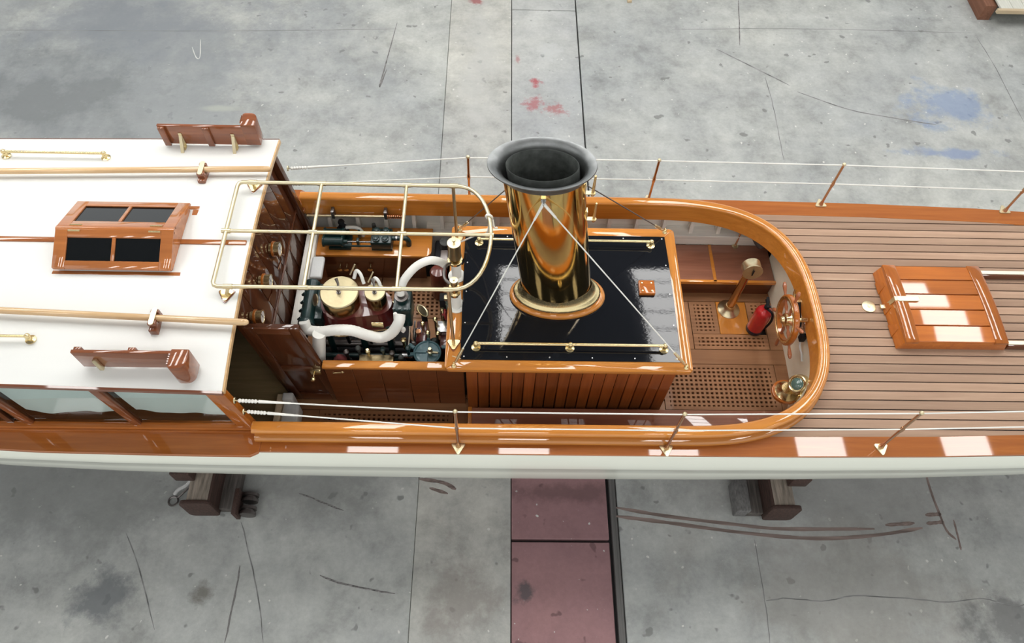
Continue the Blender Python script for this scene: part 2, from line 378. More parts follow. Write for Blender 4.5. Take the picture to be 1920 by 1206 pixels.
# coaming path
CO = []       # (x, y, nx, ny) outer line, near side -> bow -> far side
hw = 1.026; xa = 1.2; la = 1.205; en = 2.85
def cpt(t):    # t in -1..1 along the bow curve by angle
    a = t * PI / 2; c, s = abs(math.cos(a)) ** (2 / en), math.copysign(abs(math.sin(a)) ** (2 / en), math.sin(a))
    return Vector((xa + la * c, YC + hw * s, 0))
raw = [Vector((x, YC - hw, 0)) for x in (-1.60, -1.0, -.3, .4, .9)] + [cpt(-1 + 2 * i / 64) for i in range(65)] + [Vector((x, YC + hw, 0)) for x in (.9, .4, -.3, -1.0, -1.58)]
for i, p in enumerate(raw):
    d = (raw[min(i + 1, len(raw) - 1)] - raw[max(i - 1, 0)]).normalized(); CO.append((p.x, p.y, d.y, -d.x))
def coam_x(y):  # outer x of the coaming at y
    v = min(1, abs((y - YC) / hw)); return xa + la * (1 - v ** en) ** (1 / en)
def sweep(prof, name, mat, par, bev=0, ang=40):
    return MB().loft([[(x + nx * o, y + ny * o, z) for o, z in prof] for x, y, nx, ny in CO], True, True).build(name, mat, par, bev, 2, ang)
coam = sweep([(-.012, .10), (-.012, .0), (-.040, -.075), (-.062, -.075), (-.050, .10)], 'coaming', HONEY, boat, 0, 50)
sweep([(.012, .098), (.012, .112), (.0, .124), (-.012, .128), (-.05, .128), (-.064, .122), (-.07, .112), (-.07, .098)], 'cap_rail', HONEY, coam, 0, 60)
sweep([(.03, .0), (.028, .02), (.012, .034), (-.012, .04), (-.012, 0)], 'base_trim', HONEY, coam, 0, 60)
# covering boards with their decks
def strip(name, mat, par, inner, outer, z0, z1, xs, side):
    rings = []
    for x in xs:
        a, b = inner(x), outer(x)
        rings.append([(x, YC + side * a, z0), (x, YC + side * b, z0), (x, YC + side * b, z1), (x, YC + side * a, z1)])
    return MB().loft(rings, True, True).build(name, mat, par, .004, 1)
xl = [-7, -6, -5, -4, -3, -2, -1.62, -1.56]
xr = [-1.56, -1, 0, 1, 2, 3, 4, 5, 6, 7, 7.6, 8.2]
cin = lambda x: min(.985, max(.01, hb(x) - .148))
for s in (-1, 1):
    strip('covering_board', BOARD, boat, lambda x: .93, lambda x: hb(x) + (.03 if x < -1.6 else 0), -.03, .0, xl, s)
    strip('covering_board', BOARD, boat, lambda x: cin(x) if x > 1.4 else .985, hb, -.03, .0, xr, s)
# deck planks
CAULK = paint('black_deck_caulking', (.012, .012, .014), .8)
NP = 27; y0p = YC - .985; pw = 1.97 / NP
rings = []
for i in range(41):
    y = YC - .985 + 1.97 * i / 40; rings.append([(coam_x(y) - .02, y, -.012), (7.6, y, -.012)])
mbd = MB().loft(rings); mbd.build('deck_caulking', CAULK, boat)
for i in range(NP):
    ya = y0p + i * pw + .0045; yb = y0p + (i + 1) * pw - .0045
    def xe(y):      # run out under the covering board
        x = 2.0
        while x < 7.8 and hb(x) - .148 > abs(y - YC): x += .1
        return x
    m_ = xe(min(abs(ya - YC), abs(yb - YC)) + YC) + .15
    a0, a1 = coam_x(ya) - .018, coam_x(yb) - .018
    MB().hexa([(a0, ya, -.04), (m_, ya, -.04), (m_, yb, -.04), (a1, yb, -.04), (a0, ya, -.003), (m_, ya, -.003), (m_, yb, -.003), (a1, yb, -.003)]).build('deck_plank', TEAK, boat)
# interior skin, ribs, stringer
INN = [(-.06, 0, -.035), (-.05, 0, -.2), (-.055, 0, -.38), (-.10, 0, -.52), (-.17, 0, -.66)]
mb = MB()
for s in (-1, 1): mb.loft([section(x, s, INN) for x in [-1.6 + .25 * i for i in range(17)]])
mb.build('inner_skin', INW, boat, ang=60)
for i in range(16):
    x = -1.42 + .235 * i
    q = section(x, 1, INN); q2 = section(x + .03, 1, INN)
    MB().loft([q, [(a, b - .03, c) for a, b, c in q], [(a, b - .03, c) for a, b, c in q2], q2], True).build('rib', INW, boat)
strip('stringer', INW, boat, lambda x: hb(x) - .165, lambda x: hb(x) - .055, -.40, -.285, [-.6, 0, .6, 1.2, 1.8, 2.3], 1)
MB().box(-1.6, 2.4, -.93, .98, -.73, -.70).build('bilge', paint('dark_bilge', (.02, .017, .014), .8), boat)
# fore bulkhead (cream), bent at its sides
fb = [(2.20, -.62), (2.31, -.46), (2.372, -.28), (2.38, .05), (2.375, .34), (2.352, .56), (2.34, .86)]
mb = MB(); mb.loft([[(x, y, -.7), (x, y, -.05)] for x, y in fb] ); mb.loft([[(x + .02, y, -.7), (x + .02, y, -.05)] for x, y in fb]); mb.build('fore_bulkhead', CREAM, boat, ang=50)
# sole boards
SZ = -.60
def sb(x0, x1, y0, y1, mat=SOLE, z=SZ): MB().box(x0, x1, y0, y1, z - .03, z).build('sole_board', mat, boat, .002, 1)
sb(-1.56, .55, -.515, -.41); sb(.555, 1.34, -.515, -.41)
sb(-1.56, -1.355, -.95, -.52); sb(-.315, -.21, -.95, -.52)
sb(1.345, 2.38, -.074, .062); sb(2.272, 2.38, .064, .53); sb(2.272, 2.38, -.60, -.076); sb(1.345, 2.27, -.62, -.486)
sb(1.345, 1.64, .064, .53); sb(1.345, 2.38, .535, .75); sb(1.878, 2.13, .212, .53, HONEYY); 
sb(-1.54, -.985, -.40, .75); sb(-.98, -.42, -.40, .325); sb(-.98, -.20, .632, .75); sb(-.415, -.2, -.40, .63)
# gratings
def grating(x0, x1, y0, y1, label, p=.0385, bar=.0185):
    o = thing('floor_grating', ((x0 + x1) / 2, (y0 + y1) / 2, SZ - .03), label, 'grating', 'teak floor gratings in the cockpit sole')
    nx = max(1, round((x1 - x0 - .04) / p)); ny = max(1, round((y1 - y0 - .03) / p))
    px_ = (x1 - x0 - .04) / nx; py_ = (y1 - y0 - .03) / ny
    mb = MB()
    for i in range(ny + 1):
        y = y0 + .015 + i * py_; h = bar / 2 if 0 < i < ny else .015
        mb.box(x0, x1, y - h, y + h, SZ - .028, SZ - .0005)
    mb.build('long_bars', SOLE, o)
    mb = MB()
    for i in range(nx + 1):
        x = x0 + .02 + i * px_; h = bar / 2 if 0 < i < nx else .02
        mb.box(x - h, x + h, y0, y1, SZ - .026, SZ - .001)
    mb.build('cross_bars', SOLE, o)
grating(-1.352, -.318, -.86, -.52, 'long teak floor grating beside the near coaming aft of the casing')
grating(1.345, 2.268, -.483, -.078, 'large teak floor grating between boiler casing and brass lamp')
grating(1.645, 2.268, .066, .208, 'narrow teak floor grating in front of the red extinguisher')
grating(1.645, 1.874, .211, .53, 'small teak floor grating between boiler casing and brass pillar')
grating(2.134, 2.268, .32, .53, 'tiny teak floor grating behind the red extinguisher')
grating(-.978, -.42, .33, .628, 'small teak floor grating between engine and starboard bench')

# ================================================================== SEATS
def bench(name, loc, label, x0, x1, yf, yb, z, divs, mat=SEATW, edge=HONEY, front=True, side=1):
    o = thing(name, loc, label, 'bench')
    xs = [x0] + divs + [x1]
    for a, b in zip(xs[:-1], xs[1:]): MB().box(a + .012, b - .012, min(yf, yb) + .02, max(yf, yb), z - .025, z).build('seat_panel', mat, o, .003, 1)
    for a in divs: MB().box(a - .014, a + .014, min(yf, yb), max(yf, yb), z - .03, z + .003).build('divider', edge, o, .002, 1)
    MB().box(x0, x1, yf - .005, yf + .022, z - .035, z + .003).build('front_edge', edge, o, .006)
    MB().box(x0 + .01, x1 - .01, yf + .02 * side, yf + .04 * side, SZ, z - .02).build('fascia', DARKX, o)
    return o
bench('side_bench', (1.83, .62, SZ), 'varnished starboard side bench forward of the casing behind the brass pillar', 1.30, 2.352, .60, .99, -.40, [1.838])
b2 = thing('side_bench', (1.0, -.60, SZ), 'glossy near-side bench squeezed between boiler casing and coaming', 'bench')
MB().box(-.20, 2.19, -.94, -.575, -.43, -.40).build('seat_panel', SEATW, b2, .008)
MB().box(-.20, -.17, -.94, -.57, -.435, -.397).build('end_edge', HONEYY, b2, .004)
MB().box(-.18, 2.10, -.62, -.60, SZ, -.43).build('fascia', DARKX, b2)
b3 = thing('engine_bench', (-1.0, .85, SZ), 'honey-coloured round-cornered bench carrying the green feed pump', 'bench')
MB().prism([(-1.56, 1.0), (-1.56, .705)] + [(-.60 + .06 * math.sin(a), .765 - .06 * math.cos(a)) for a in [k * PI / 12 for k in range(7)]] + [(-.54, 1.0)], -.28, -.25).build('bench_top', HONEY, b3, .006)
MB().box(-1.56, -.60, .73, .75, SZ, -.28).build('fascia', DARKX, b3)
for i, (a, b) in enumerate(((638, 499), (650, 499), (667, 500), (695, 499))):
    p = Py(a, b, .73); MB().lathe([(.006, 0), (.006, .03), (.02, .03), (.022, .04), (.01, .046)], (p.x, .73, max(p.z, -.5)), (0, -1, 0), 14).build('drain_knob', BRASS, b3)

# ================================================================== CABIN
RK = .112           # rake of cabin ends and mullions, x per z
def rk(x, z): return x - RK * (z - .047)
cabin = thing('cabin', (-3.2, YC, .0), 'white-roofed varnished cabin with curtained side windows, left end of launch', 'cabin')
def rw(x): return 1.022 + .024 * min(0, x + 1.6)
def rz(y, x=-1.6): return .70 + .095 * (1 - ((y - YC) / rw(x)) ** 2)
rx_ = [-6.0, -5, -4, -3, -2.2, -1.612]; ry = [-1 + 2 * i / 24 for i in range(25)]
mb = MB(); top = [[(x, YC + t * rw(x), .70 + .095 * (1 - t * t)) for t in ry] for x in rx_]; bot = [[(x, y, z - .03) for x, y, z in r] for r in top]
mb.loft([t + b[::-1] for t, b in zip(top, bot)], True, True)
mb.build('roof', WHITE, cabin, 0, 2, 30)
EDGE = wood('roof_edge_wood', (.20, .06, .025), (.32, .1, .04))
for s in (-1, 1):
    MB().loft([[(x, YC + s * (rw(x) + .001), .665), (x, YC + s * (rw(x) + .013), .668), (x, YC + s * (rw(x) + .013), .695), (x, YC + s * (rw(x) + .001), .702)] for x in rx_], True, True).build('roof_edge', EDGE, cabin)
MB().loft([[(-1.611, YC + t * rw(-1.6), z - .034), (-1.602, YC + t * rw(-1.6), z - .034), (-1.602, YC + t * rw(-1.6), z - .004), (-1.611, YC + t * rw(-1.6), z)] for t, z in [(q, .70 + .095 * (1 - q * q)) for q in ry]], True, True).build('front_edge', PINE, cabin)
MB().box(-6, -1.63, YC - .018, YC + .018, .785, .805).build('roof_strip', BOARD, cabin, .004)
# near and far side: sill, mullions, panes, curtains
for s in (-1, 1):
    yo = YC + s * .965; yi = YC + s * .925
    ya, yb = min(yo, yi), max(yo, yi)
    MB().box(-6, -1.60, min(YC + s * .985, yi), max(YC + s * .985, yi), -.02, .045).build('sill', BOARD, cabin, .006)
    MB().box(-6, -1.66, ya, yb, .62, .69).build('head_rail', SIDEB, cabin)
    MB().box(-6, -1.60, min(YC + s * .998, YC + s * .985), max(YC + s * .998, YC + s * .985), .0, .022).build('sill_bead', BOARD, cabin, .004)
    MB().box(-6, -1.60, ya, yb, -.60, -.02).build('side_panel', DARKX, cabin)
    mx = [-1.635, -2.36, -3.07, -3.78, -4.49, -5.2, -5.9]
    for i, x in enumerate(mx):
        w_ = .09 if i == 0 else .058
        MB().hexa([(x - w_, ya, .045), (x, ya, .045), (x, yb, .045), (x - w_, yb, .045), (rk(x - w_, .64), ya, .64), (rk(x, .64), ya, .64), (rk(x, .64), yb, .64), (rk(x - w_, .64), yb, .64)]).build('mullion', SIDEB if i else MAH, cabin, .005)
    for i in range(6):
        a, b = mx[i + 1], mx[i] - (.09 if i == 0 else .058)
        ym = YC + s * .945
        q = [(a, ym, .045), (b, ym, .045), (rk(b, .63), ym, .63), (rk(a, .63), ym, .63)]
        MB().add(q, [(0, 1, 2, 3)]).build('window_pane', GLASS, cabin)
        # curtain: gathered cloth hanging behind the pane with a sagging hem
        n = 30; rows = []
        for j in range(7):
            row = []
            for k in range(n + 1):
                t = k / n; u = a + .03 + (b - a - .05) * t
                hem = .165 + .03 * math.sin(t * 5.3 + i * 1.7 + 1) - .01 * math.sin(t * 8 + i) + (.08 * max(0, .25 - t) if i else .0)
                z = .63 + (hem - .63) * j / 6
                y = ym - s * (.022 + .006 * math.sin(t * 9 + 1.3 * i + .3 * j) * (.4 + j / 8) + .002 * math.sin(t * 23 + j))
                row.append((rk(u, z), y, z))
            rows.append(row)
        MB().loft(rows).build('curtain', CURT, cabin, ang=80)
# forward bulkhead with vertical boards, doorway at its near end
def bx(z): return -1.592 - RK * (z + .25)
def bpanel(y0, y1, z0, z1, t0, t1, name, mat, bev=.003):
    return MB().hexa([(bx(z0) - t0, y0, z0), (bx(z0) + t1, y0, z0), (bx(z0) + t1, y1, z0), (bx(z0) - t0, y1, z0), (bx(z1) - t0, y0, z1), (bx(z1) + t1, y0, z1), (bx(z1) + t1, y1, z1), (bx(z1) - t0, y1, z1)]).build(name, mat, cabin, bev)
nb = 7
for i in range(nb):
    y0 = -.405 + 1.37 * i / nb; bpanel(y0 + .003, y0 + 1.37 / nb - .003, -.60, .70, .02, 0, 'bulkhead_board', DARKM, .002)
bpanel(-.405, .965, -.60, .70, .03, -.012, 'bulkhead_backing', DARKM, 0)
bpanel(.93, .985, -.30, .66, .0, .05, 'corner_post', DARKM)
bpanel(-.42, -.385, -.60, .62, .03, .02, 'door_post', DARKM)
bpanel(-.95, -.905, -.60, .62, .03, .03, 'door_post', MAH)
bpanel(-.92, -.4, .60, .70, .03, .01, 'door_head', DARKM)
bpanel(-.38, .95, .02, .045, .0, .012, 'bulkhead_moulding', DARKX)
MB().box(-3.2, -1.60, -.93, .98, -.53, -.50).build('cabin_sole', OLIVE, cabin)
MB().box(-3.24, -3.2, -.93, .98, -.6, .7).build('inner_bulkhead', DARKM, cabin)
MB().box(-1.572, -1.485, -.36, .93, -.36, -.20).build('foot_beam', INW, cabin, .008)
# white pad on the bench end, white plastic steps in the doorway
pad = MB().box(-1.475, -1.375, .40, .61, -.175, -.13).build('equipment_box', PLASTIC, None, .018, 3, off=Vector((-1.42, .48, -.30)))
tag(pad, 'small white rounded box against the cabin bulkhead behind the engine', 'box')
MB().box(-1.475, -1.40, .43, .60, -.60, -.175).build('box_stand', DARKX, pad, off=Vector((-1.42, .48, -.30)))
st = thing('boarding_step', (-1.56, -.6, SZ), 'white plastic two-tier step standing in the cabin doorway', 'step')
MB().box(-1.60, -1.475, -.82, -.532, SZ, -.45).build('lower_tread', PLASTIC, st, .02, 3)
MB().box(-1.60, -1.52, -.53, -.468, SZ, -.40).build('upper_tread', PLASTIC, st, .012, 3)
MB().box(-1.645, -1.605, -.84, -.47, SZ, -.43).build('back_board', RAW, st, .003)
# open door
DY = -.425
door = thing('cabin_door', (-1.5, DY, SZ), 'dark mahogany cabin door standing open against the engine space', 'door')
def dq(xa_, xb_, z0, z1, y0, y1, name, mat, par=None, bev=.004):
    f = lambda x, z: x - .098 * (z + .05)
    return MB().hexa([(f(xa_, z0), y0, z0), (f(xb_, z0), y0, z0), (f(xb_, z0), y1, z0), (f(xa_, z0), y1, z0), (f(xa_, z1), y0, z1), (f(xb_, z1), y0, z1), (f(xb_, z1), y1, z1), (f(xa_, z1), y1, z1)]).build(name, mat, par or door, bev)
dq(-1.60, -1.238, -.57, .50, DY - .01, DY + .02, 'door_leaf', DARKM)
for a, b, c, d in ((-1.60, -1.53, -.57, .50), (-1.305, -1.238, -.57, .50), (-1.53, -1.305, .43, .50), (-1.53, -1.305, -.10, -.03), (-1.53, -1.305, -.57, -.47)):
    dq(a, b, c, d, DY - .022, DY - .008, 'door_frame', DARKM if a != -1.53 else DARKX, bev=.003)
lk = MB().box(-1.325, -1.25, DY - .045, DY - .02, -.105, -.045).build('lock_case', BRASS, door, .004)
MB().lathe([(.006, 0), (.006, .03), (.016, .035), (.02, .05), (.014, .062)], (-1.30, DY - .045, -.075), (0, -1, 0), 14).build('knob', BRASS, lk)
PARTW = wood('partition_wood', (.13, .038, .011), (.21, .062, .018), 'x', vary=.1)
pt_ = thing('engine_partition', (-.75, -.44, SZ), 'low mahogany partition with honey cap rail beside the engine', 'partition')
for i in range(5): a = -1.225 + i * .2; MB().box(a + .001, a + .199, -.455, -.432, SZ, -.035).build('partition_board', PARTW, pt_, .003, 1)
MB().box(-1.235, -.225, -.462, -.398, -.035, -.005).build('cap_rail', HONEY, pt_, .008)
hk = MB().tube([(-1.16, -.467, -.06), (-1.16, -.475, -.06), (-1.10, -.478, -.045)], .004, 6); hk.torus((-1.09, -.478, -.042), (0, 1, .2), .011, .003, 12, 6)
hk.build('cabin_hook', BRASS, pt_)

# roof furniture ------------------------------------------------------------
zs = .775
sk = thing('skylight', (-2.42, .06, zs), 'varnished gabled skylight hatch with four dark panes on the cabin roof', 'skylight')
SKW = wood('skylight_teak', (.36, .115, .028), (.55, .19, .05))
x0, x1, yn, yf, yr, ze, zr_ = -2.785, -2.045, -.205, .305, .022, .825, .915
for nm, q in (('base_board', (x0 - .02, x1 + .045, yn - .03, yn + .0)), ('base_board', (x0 - .02, x1 + .045, yf, yf + .03)), ('base_board', (x0 - .02, x0 + .02, yn, yf)), ('base_board', (x1 + .005, x1 + .045, yn, yf))):
    MB().box(q[0], q[1], q[2], q[3], .745, .79).build(nm, SKW, sk, .004)
for x, in ((x0 + .01,), (x1 - .03,)):
    MB().prism([(yn + .01, .74), (yf - .01, .74), (yf - .01, ze), (yr, zr_), (yn + .01, ze)], x, x + .02, lambda a, b, c: (c, a, b)).build('gable_end', SKW, sk)
def slope(ya, za, yb, zb):    # a sash frame lying on the slope from eave a to ridge b
    def pt(u, v, h): return (x0 + (x1 - x0) * u, ya + (yb - ya) * v, za + (zb - za) * v + h)
    sash = MB()
    def pc(u0, u1, v0, v1): sash.hexa([pt(u0, v0, 0), pt(u1, v0, 0), pt(u1, v1, 0), pt(u0, v1, 0), pt(u0, v0, .022), pt(u1, v0, .022), pt(u1, v1, .022), pt(u0, v1, .022)])
    pc(0, .105, 0, 1); pc(.895, 1, 0, 1); pc(.105, .895, 0, .19); pc(.105, .895, .80, 1); pc(.485, .515, .19, .80)
    so = sash.build('sash', SKW, sk, .002, 1)
    for u0, u1 in ((.105, .485), (.515, .895)):
        MB().hexa([pt(u0, .19, .004), pt(u1, .19, .004), pt(u1, .80, .004), pt(u0, .80, .004), pt(u0, .19, .012), pt(u1, .19, .012), pt(u1, .80, .012), pt(u0, .80, .012)]).build('pane', SKP, so)
    for u in (.16, .84):
        a = pt(u - .05, .96, .023); b = pt(u + .05, .96, .023); MB().cyl(a, b, .006, n=8).build('hinge', BRASS, so)
m_, nt_, b_ = newmat('dark_skylight_glass'); SKP = m_
b_.inputs['Base Color'].default_value = (.004, .005, .006, 1); b_.inputs['Roughness'].default_value = .03
slope(yn - .015, ze - .008, yr - .012, zr_); slope(yf + .015, ze - .008, yr + .012, zr_)
MB().cyl((x0, yr, zr_ + .004), (x1, yr, zr_ + .004), .022, n=12).build('ridge', SKW, sk)

def handrail(pts, r, name, label, feet, group, z0):
    o = thing(name, (pts[0][0], pts[0][1], z0), label, 'handrail', group)
    MB().cyl(pts[0], pts[-1], r, n=12).build('rail', BRASS, o)
    for x, y, z in feet:
        f = MB().lathe([(.032, 0), (.032, .006), (.014, .012), (.011, pts[0][2] - z - .012)], (x, y, z), (0, 0, 1), 14); f.ball((x, y, pts[0][2]), .018); f.build('foot', BRASS, o)
    return o
yq = .80; zz = rz(yq); handrail([(-3.48, yq, zz + .045), (-2.765, yq, zz + .045)], .009, 'roof_handrail', 'short brass handrail on the far side of the cabin roof', [(-3.47, yq, zz), (-2.775, yq, zz)], 'brass handrails', zz)
yq = -.69; zz = rz(yq); handrail([(-3.48, yq, zz + .045), (-2.79, yq, zz + .045)], .009, 'roof_handrail', 'short brass handrail on the near side of the cabin roof', [(-3.47, yq, zz), (-2.80, yq, zz)], 'brass handrails', zz)
LT = .208
def lidz(y): return .208 + .026 * (1 - ((y - .05) / .545) ** 2)
yq = -.405; handrail([(-.14, yq, .275), (1.18, yq, .275)], .011, 'casing_handrail', 'long brass handrail along the near edge of the black casing top', [(-.135, yq, lidz(yq)), (.515, yq, lidz(yq)), (1.17, yq, lidz(yq))], 'brass handrails', LT)
yq = .50; handrail([(-.14, yq, .265), (1.17, yq, .265)], .011, 'casing_handrail', 'long brass handrail along the far edge of the black casing top behind funnel', [(-.135, yq, lidz(yq)), (1.165, yq, lidz(yq))], 'brass handrails', LT)

def pole(y, x1, label, cx, dy, yc):
    z = rz(y) + .055
    o = thing('boathook_pole', (-3, y, z), label, 'pole', 'wooden poles laid along the cabin roof')
    MB().tube([(-5.6, y + dy * -4, z), (-4, y + dy * -2.4, z), (x1 - .05, y, z), (x1 - .012, y, z), (x1, y, z)], [.021, .021, .021, .019, .010], 14).build('shaft', PINE, o)
    y = yc
    c = thing('pole_cradle', (cx, y, rz(y) - .005), 'mahogany pole cradle with brass strap on the %s side of the roof' % ('far' if y > 0 else 'near'), 'cradle', 'pole cradles')
    b = MB().box(cx - .025, cx + .025, y - .085, y + .05, rz(y) - .012, z - .018); b.box(cx - .025, cx + .025, y - .06, y - .024, z - .02, z + .022); b.box(cx - .025, cx + .025, y + .024, y + .048, z - .02, z + .022)
    b.build('block', SIDEB, c, .005)
    MB().prism(rrect(cx - .016, cx + .016, y - .065, y + .055, .015), z + .023, z + .028).build('strap', BRASSP, c)
pole(.655, -1.575, 'far varnished pine pole lying along the cabin roof', -2.04, .036, .637); pole(-.585, -1.50, 'near varnished pine pole overhanging the cabin roof edge', -2.07, -.042, -.562)

def sideboard(y, x0, x1, s, label):
    zb = rz(y) + .02; zt = zb + .175
    o = thing('light_board', ((x0 + x1) / 2, y, zb - .02), label, 'light board', 'navigation light boards on the cabin roof')
    MB().prism([(x0, zb), (x1, zb), (x1, zt), (x0 + .0, zt)], y - .011, y + .011, lambda a, b, c: (a, c, b)).build('board', SIDEB, o, .004)
    for x in (x0 + .03, x0 + .34): MB().box(x - .022, x + .022, min(y - s * .01, y - s * .032), max(y - s * .01, y - s * .032), zb, zt - .005).build('batten', SIDEB, o, .003)
    # rounded screen block at the forward end
    blk = [(x1 - .035, y - s * .012), (x1 + .07, y - s * .012), (x1 + .07, y + s * .04)] + [(x1 + .02 + .05 * math.cos(a), y + s * (.065 + .05 * math.sin(a))) for a in [k * PI / 12 for k in range(7)]] + [(x1 - .015, y + s * .115), (x1 - .030, y + s * .108), (x1 - .035, y + s * .095)]
    bo = MB().prism(blk, zb, zt + .02).build('screen_block', SIDEB, o, .008)
    for k in range(5): MB().cyl((x1 - .037, y + s * (.022 + .015 * k), zb + .10), (x1 - .037, y + s * (.022 + .015 * k), zt + .018), .005, n=6).build('reed', SIDEB, bo)
    for x in (x0 + .14, x1 - .11):
        bk = MB().prism(rrect(x - .013, x + .013, min(y - s * .012, y - s * .15), max(y - s * .012, y - s * .15), .01), zb - .018, zb - .012)
        bk.hexa([(x - .011, y - s * .10, zb - .014), (x + .011, y - s * .10, zb - .014), (x + .011, y - s * .09, zb - .014), (x - .011, y - s * .09, zb - .014), (x - .011, y - s * .02, zb + .09), (x + .011, y - s * .02, zb + .09), (x + .011, y - s * .012, zb + .09), (x - .011, y - s * .012, zb + .09)])
        bk.hexa([(x - .012, y - s * .017, zb - .012), (x + .012, y - s * .017, zb - .012), (x + .012, y - s * .011, zb - .012), (x - .012, y - s * .011, zb - .012), (x - .012, y - s * .017, zb + .11), (x + .012, y - s * .017, zb + .11), (x + .012, y - s * .011, zb + .11), (x - .012, y - s * .011, zb + .11)])
        bk.build('bracket', BRASSP, o)
    MB().box(x0 + .10, x0 + .125, min(y + s * .011, y + s * .035), max(y + s * .011, y + s * .035), zb + .0, zb + .11).build('lamp_clip', BRASSP, o, .003)
sideboard(.965, -2.40, -1.78, 1, 'far mahogany light board with rounded screen on the roof edge')
sideboard(-.855, -2.435, -1.825, -1, 'near mahogany light board with rounded screen on the roof edge')

# brass rack ----------------------------------------------------------------
ZR = .85
rack = thing('brass_rack', (-1.0, .07, .2), 'brass tube luggage rack with rounded forward end spanning cabin roof and casing', 'rack')
ya, yb, xl_ = -.35, .50, -1.757
rp = [Vector((xl_ + .03, ya, ZR)), Vector((-.30, ya, ZR))]
arc = [Vector((-.30 + .26 * math.sin(a) ** .8, .075 - .425 * math.cos(a), ZR)) for a in [k * PI / 20 for k in range(1, 20)]]
loop = [Vector((xl_, ya + .03, ZR)), Vector((xl_ + .009, ya + .009, ZR)), Vector((xl_ + .03, ya, ZR))] + [Vector((x, ya, ZR)) for x in (-1.2, -.7, -.30)] + arc + [Vector((x, yb, ZR)) for x in (-.30, -.7, -1.2, xl_ + .03)] + [Vector((xl_ + .009, yb - .009, ZR)), Vector((xl_, yb - .03, ZR))]
MB().tube(loop, .0135, 10, True).build('outer_tube', BRASSP, rack)
MB().cyl((xl_, .083, ZR), (-.042, .083, ZR), .012, n=10).build('middle_tube', BRASSP, rack)
for x in (-1.195, -.62): MB().cyl((x, ya, ZR), (x, yb, ZR), .012, n=10).build('cross_tube', BRASSP, rack)
for x, y in ((xl_, .083), (-1.195, .083), (-.62, .083), (-1.195, ya), (-.62, ya), (-1.195, yb), (-.62, yb), (-.30, ya), (-.30, yb), (-1.66, ya), (-1.66, yb), (-.05, .083)):
    MB().cyl((x - .028, y, ZR), (x + .028, y, ZR), .0165, n=10).build('joint_sleeve', BRASSP, rack)
for (x, y, z, tx, ty, an) in ((-1.675, .525, rz(.52), -1.66, .5, 0), (-1.685, -.37, rz(-.37), -1.66, -.35, 0), (-.291, -.375, .205, -.30, -.35, 0), (-.302, .53, .205, -.305, .5, 0)):
    lg = MB().cyl((x, y, z), (tx, ty, ZR), .0115, n=10).build('leg', BRASSP, rack)
    tri_plate(MB(), (x, y, z), .058, .006, an).build('foot_pad', SIDEB, lg); tri_plate(MB(), (x, y, z + .006), .048, .007, an).build('foot_plate', BRASS, lg)
rl = MB().torus((-.055, .235, ZR), (.3, 1, 0), .02, .009, 14, 8); rl.tube(bez([(-.05, .235, ZR), (-.07, .3, .60), (-.14, .42, .42), (-.27, .49, .24)]), .006, 6); rl.tube(bez([(-.03, .22, ZR - .01), (-.02, .19, ZR - .05), (.0, .2, ZR - .07)]), .006, 6)
tag(rl.build('lashing_rope', ROPE, None, off=Vector((-.055, .235, ZR))), 'white rope lashed round the brass rack and tied to the casing', 'rope')

# ================================================================== BOILER CASING
cas = thing('boiler_casing', (.52, .045, SZ), 'varnished boiler casing with black lacquered top around the funnel', 'boiler casing')
cx0, cx1, cy0, cy1 = -.21, 1.295, -.488, .575
n = 18
for i in range(n):
    a = cx0 + (cx1 - cx0) * i / n; MB().box(a + .002, a + (cx1 - cx0) / n - .002, cy0, cy0 + .022, SZ, .165).build('casing_board', CASEW, cas, .004, 1)
n = 12
for i in range(n):
    a = cy0 + .025 + (cy1 - cy0 - .025) * i / n; MB().box(cx1 - .022, cx1, a + .002, a + (cy1 - cy0 - .03) / n - .002, SZ, .165).build('casing_board', CASEW, cas, .004, 1)
MB().box(cx0, cx1, cy1 - .022, cy1, SZ, .165).build('back_panel', CASEW, cas)
MB().box(cx0 + .01, cx1 - .03, cy0 + .03, cy1 - .03, SZ + .01, .16).build('boiler_shell', SOOT, cas, .02)
lx0, lx1, ly0, ly1 = -.347, 1.362, -.573, .672; bw = .112
rr = .035
frame = rrect(lx0, lx1, ly0, ly1, rr); hole = [(lx0 + bw, ly0 + .083), (lx1 - .085, ly0 + .083), (lx1 - .085, ly1 - .085), (lx0 + bw, ly1 - .085)]
# four mitred border boards
def arcpts(cx, cy, a0): return [(cx + rr * math.cos(a0 + k * PI / 8), cy + rr * math.sin(a0 + k * PI / 8)) for k in range(5)]
c_sw = arcpts(lx0 + rr, ly0 + rr, PI); c_se = arcpts(lx1 - rr, ly0 + rr, 1.5 * PI); c_ne = arcpts(lx1 - rr, ly1 - rr, 0); c_nw = arcpts(lx0 + rr, ly1 - rr, PI / 2)
h_sw, h_se, h_ne, h_nw = hole
for poly, mt in ((c_sw[2:] + c_se[:3] + [h_se, h_sw], HONEY), (c_se[2:] + c_ne[:3] + [h_ne, h_se], HONEYY), (c_ne[2:] + c_nw[:3] + [h_nw, h_ne], HONEY), (c_nw[2:] + c_sw[:3] + [h_sw, h_nw], HONEYY)):
    MB().prism(poly, .165, .205).build('lid_border', mt, cas, .005)
ld = [ly0 + .077 + (ly1 - ly0 - .156) * k / 24 for k in range(25)]
MB().loft([[(lx0 + bw - .006, y, .17), (lx1 - .079, y, .17), (lx1 - .079, y, lidz(y)), (lx0 + bw - .006, y, lidz(y))] for y in ld], True, True).build('lid_panel', LACQ, cas)
hx0, hx1, hy0, hy1 = h_sw[0] + .018, h_se[0] - .018, h_sw[1] + .018, h_ne[1] - .018
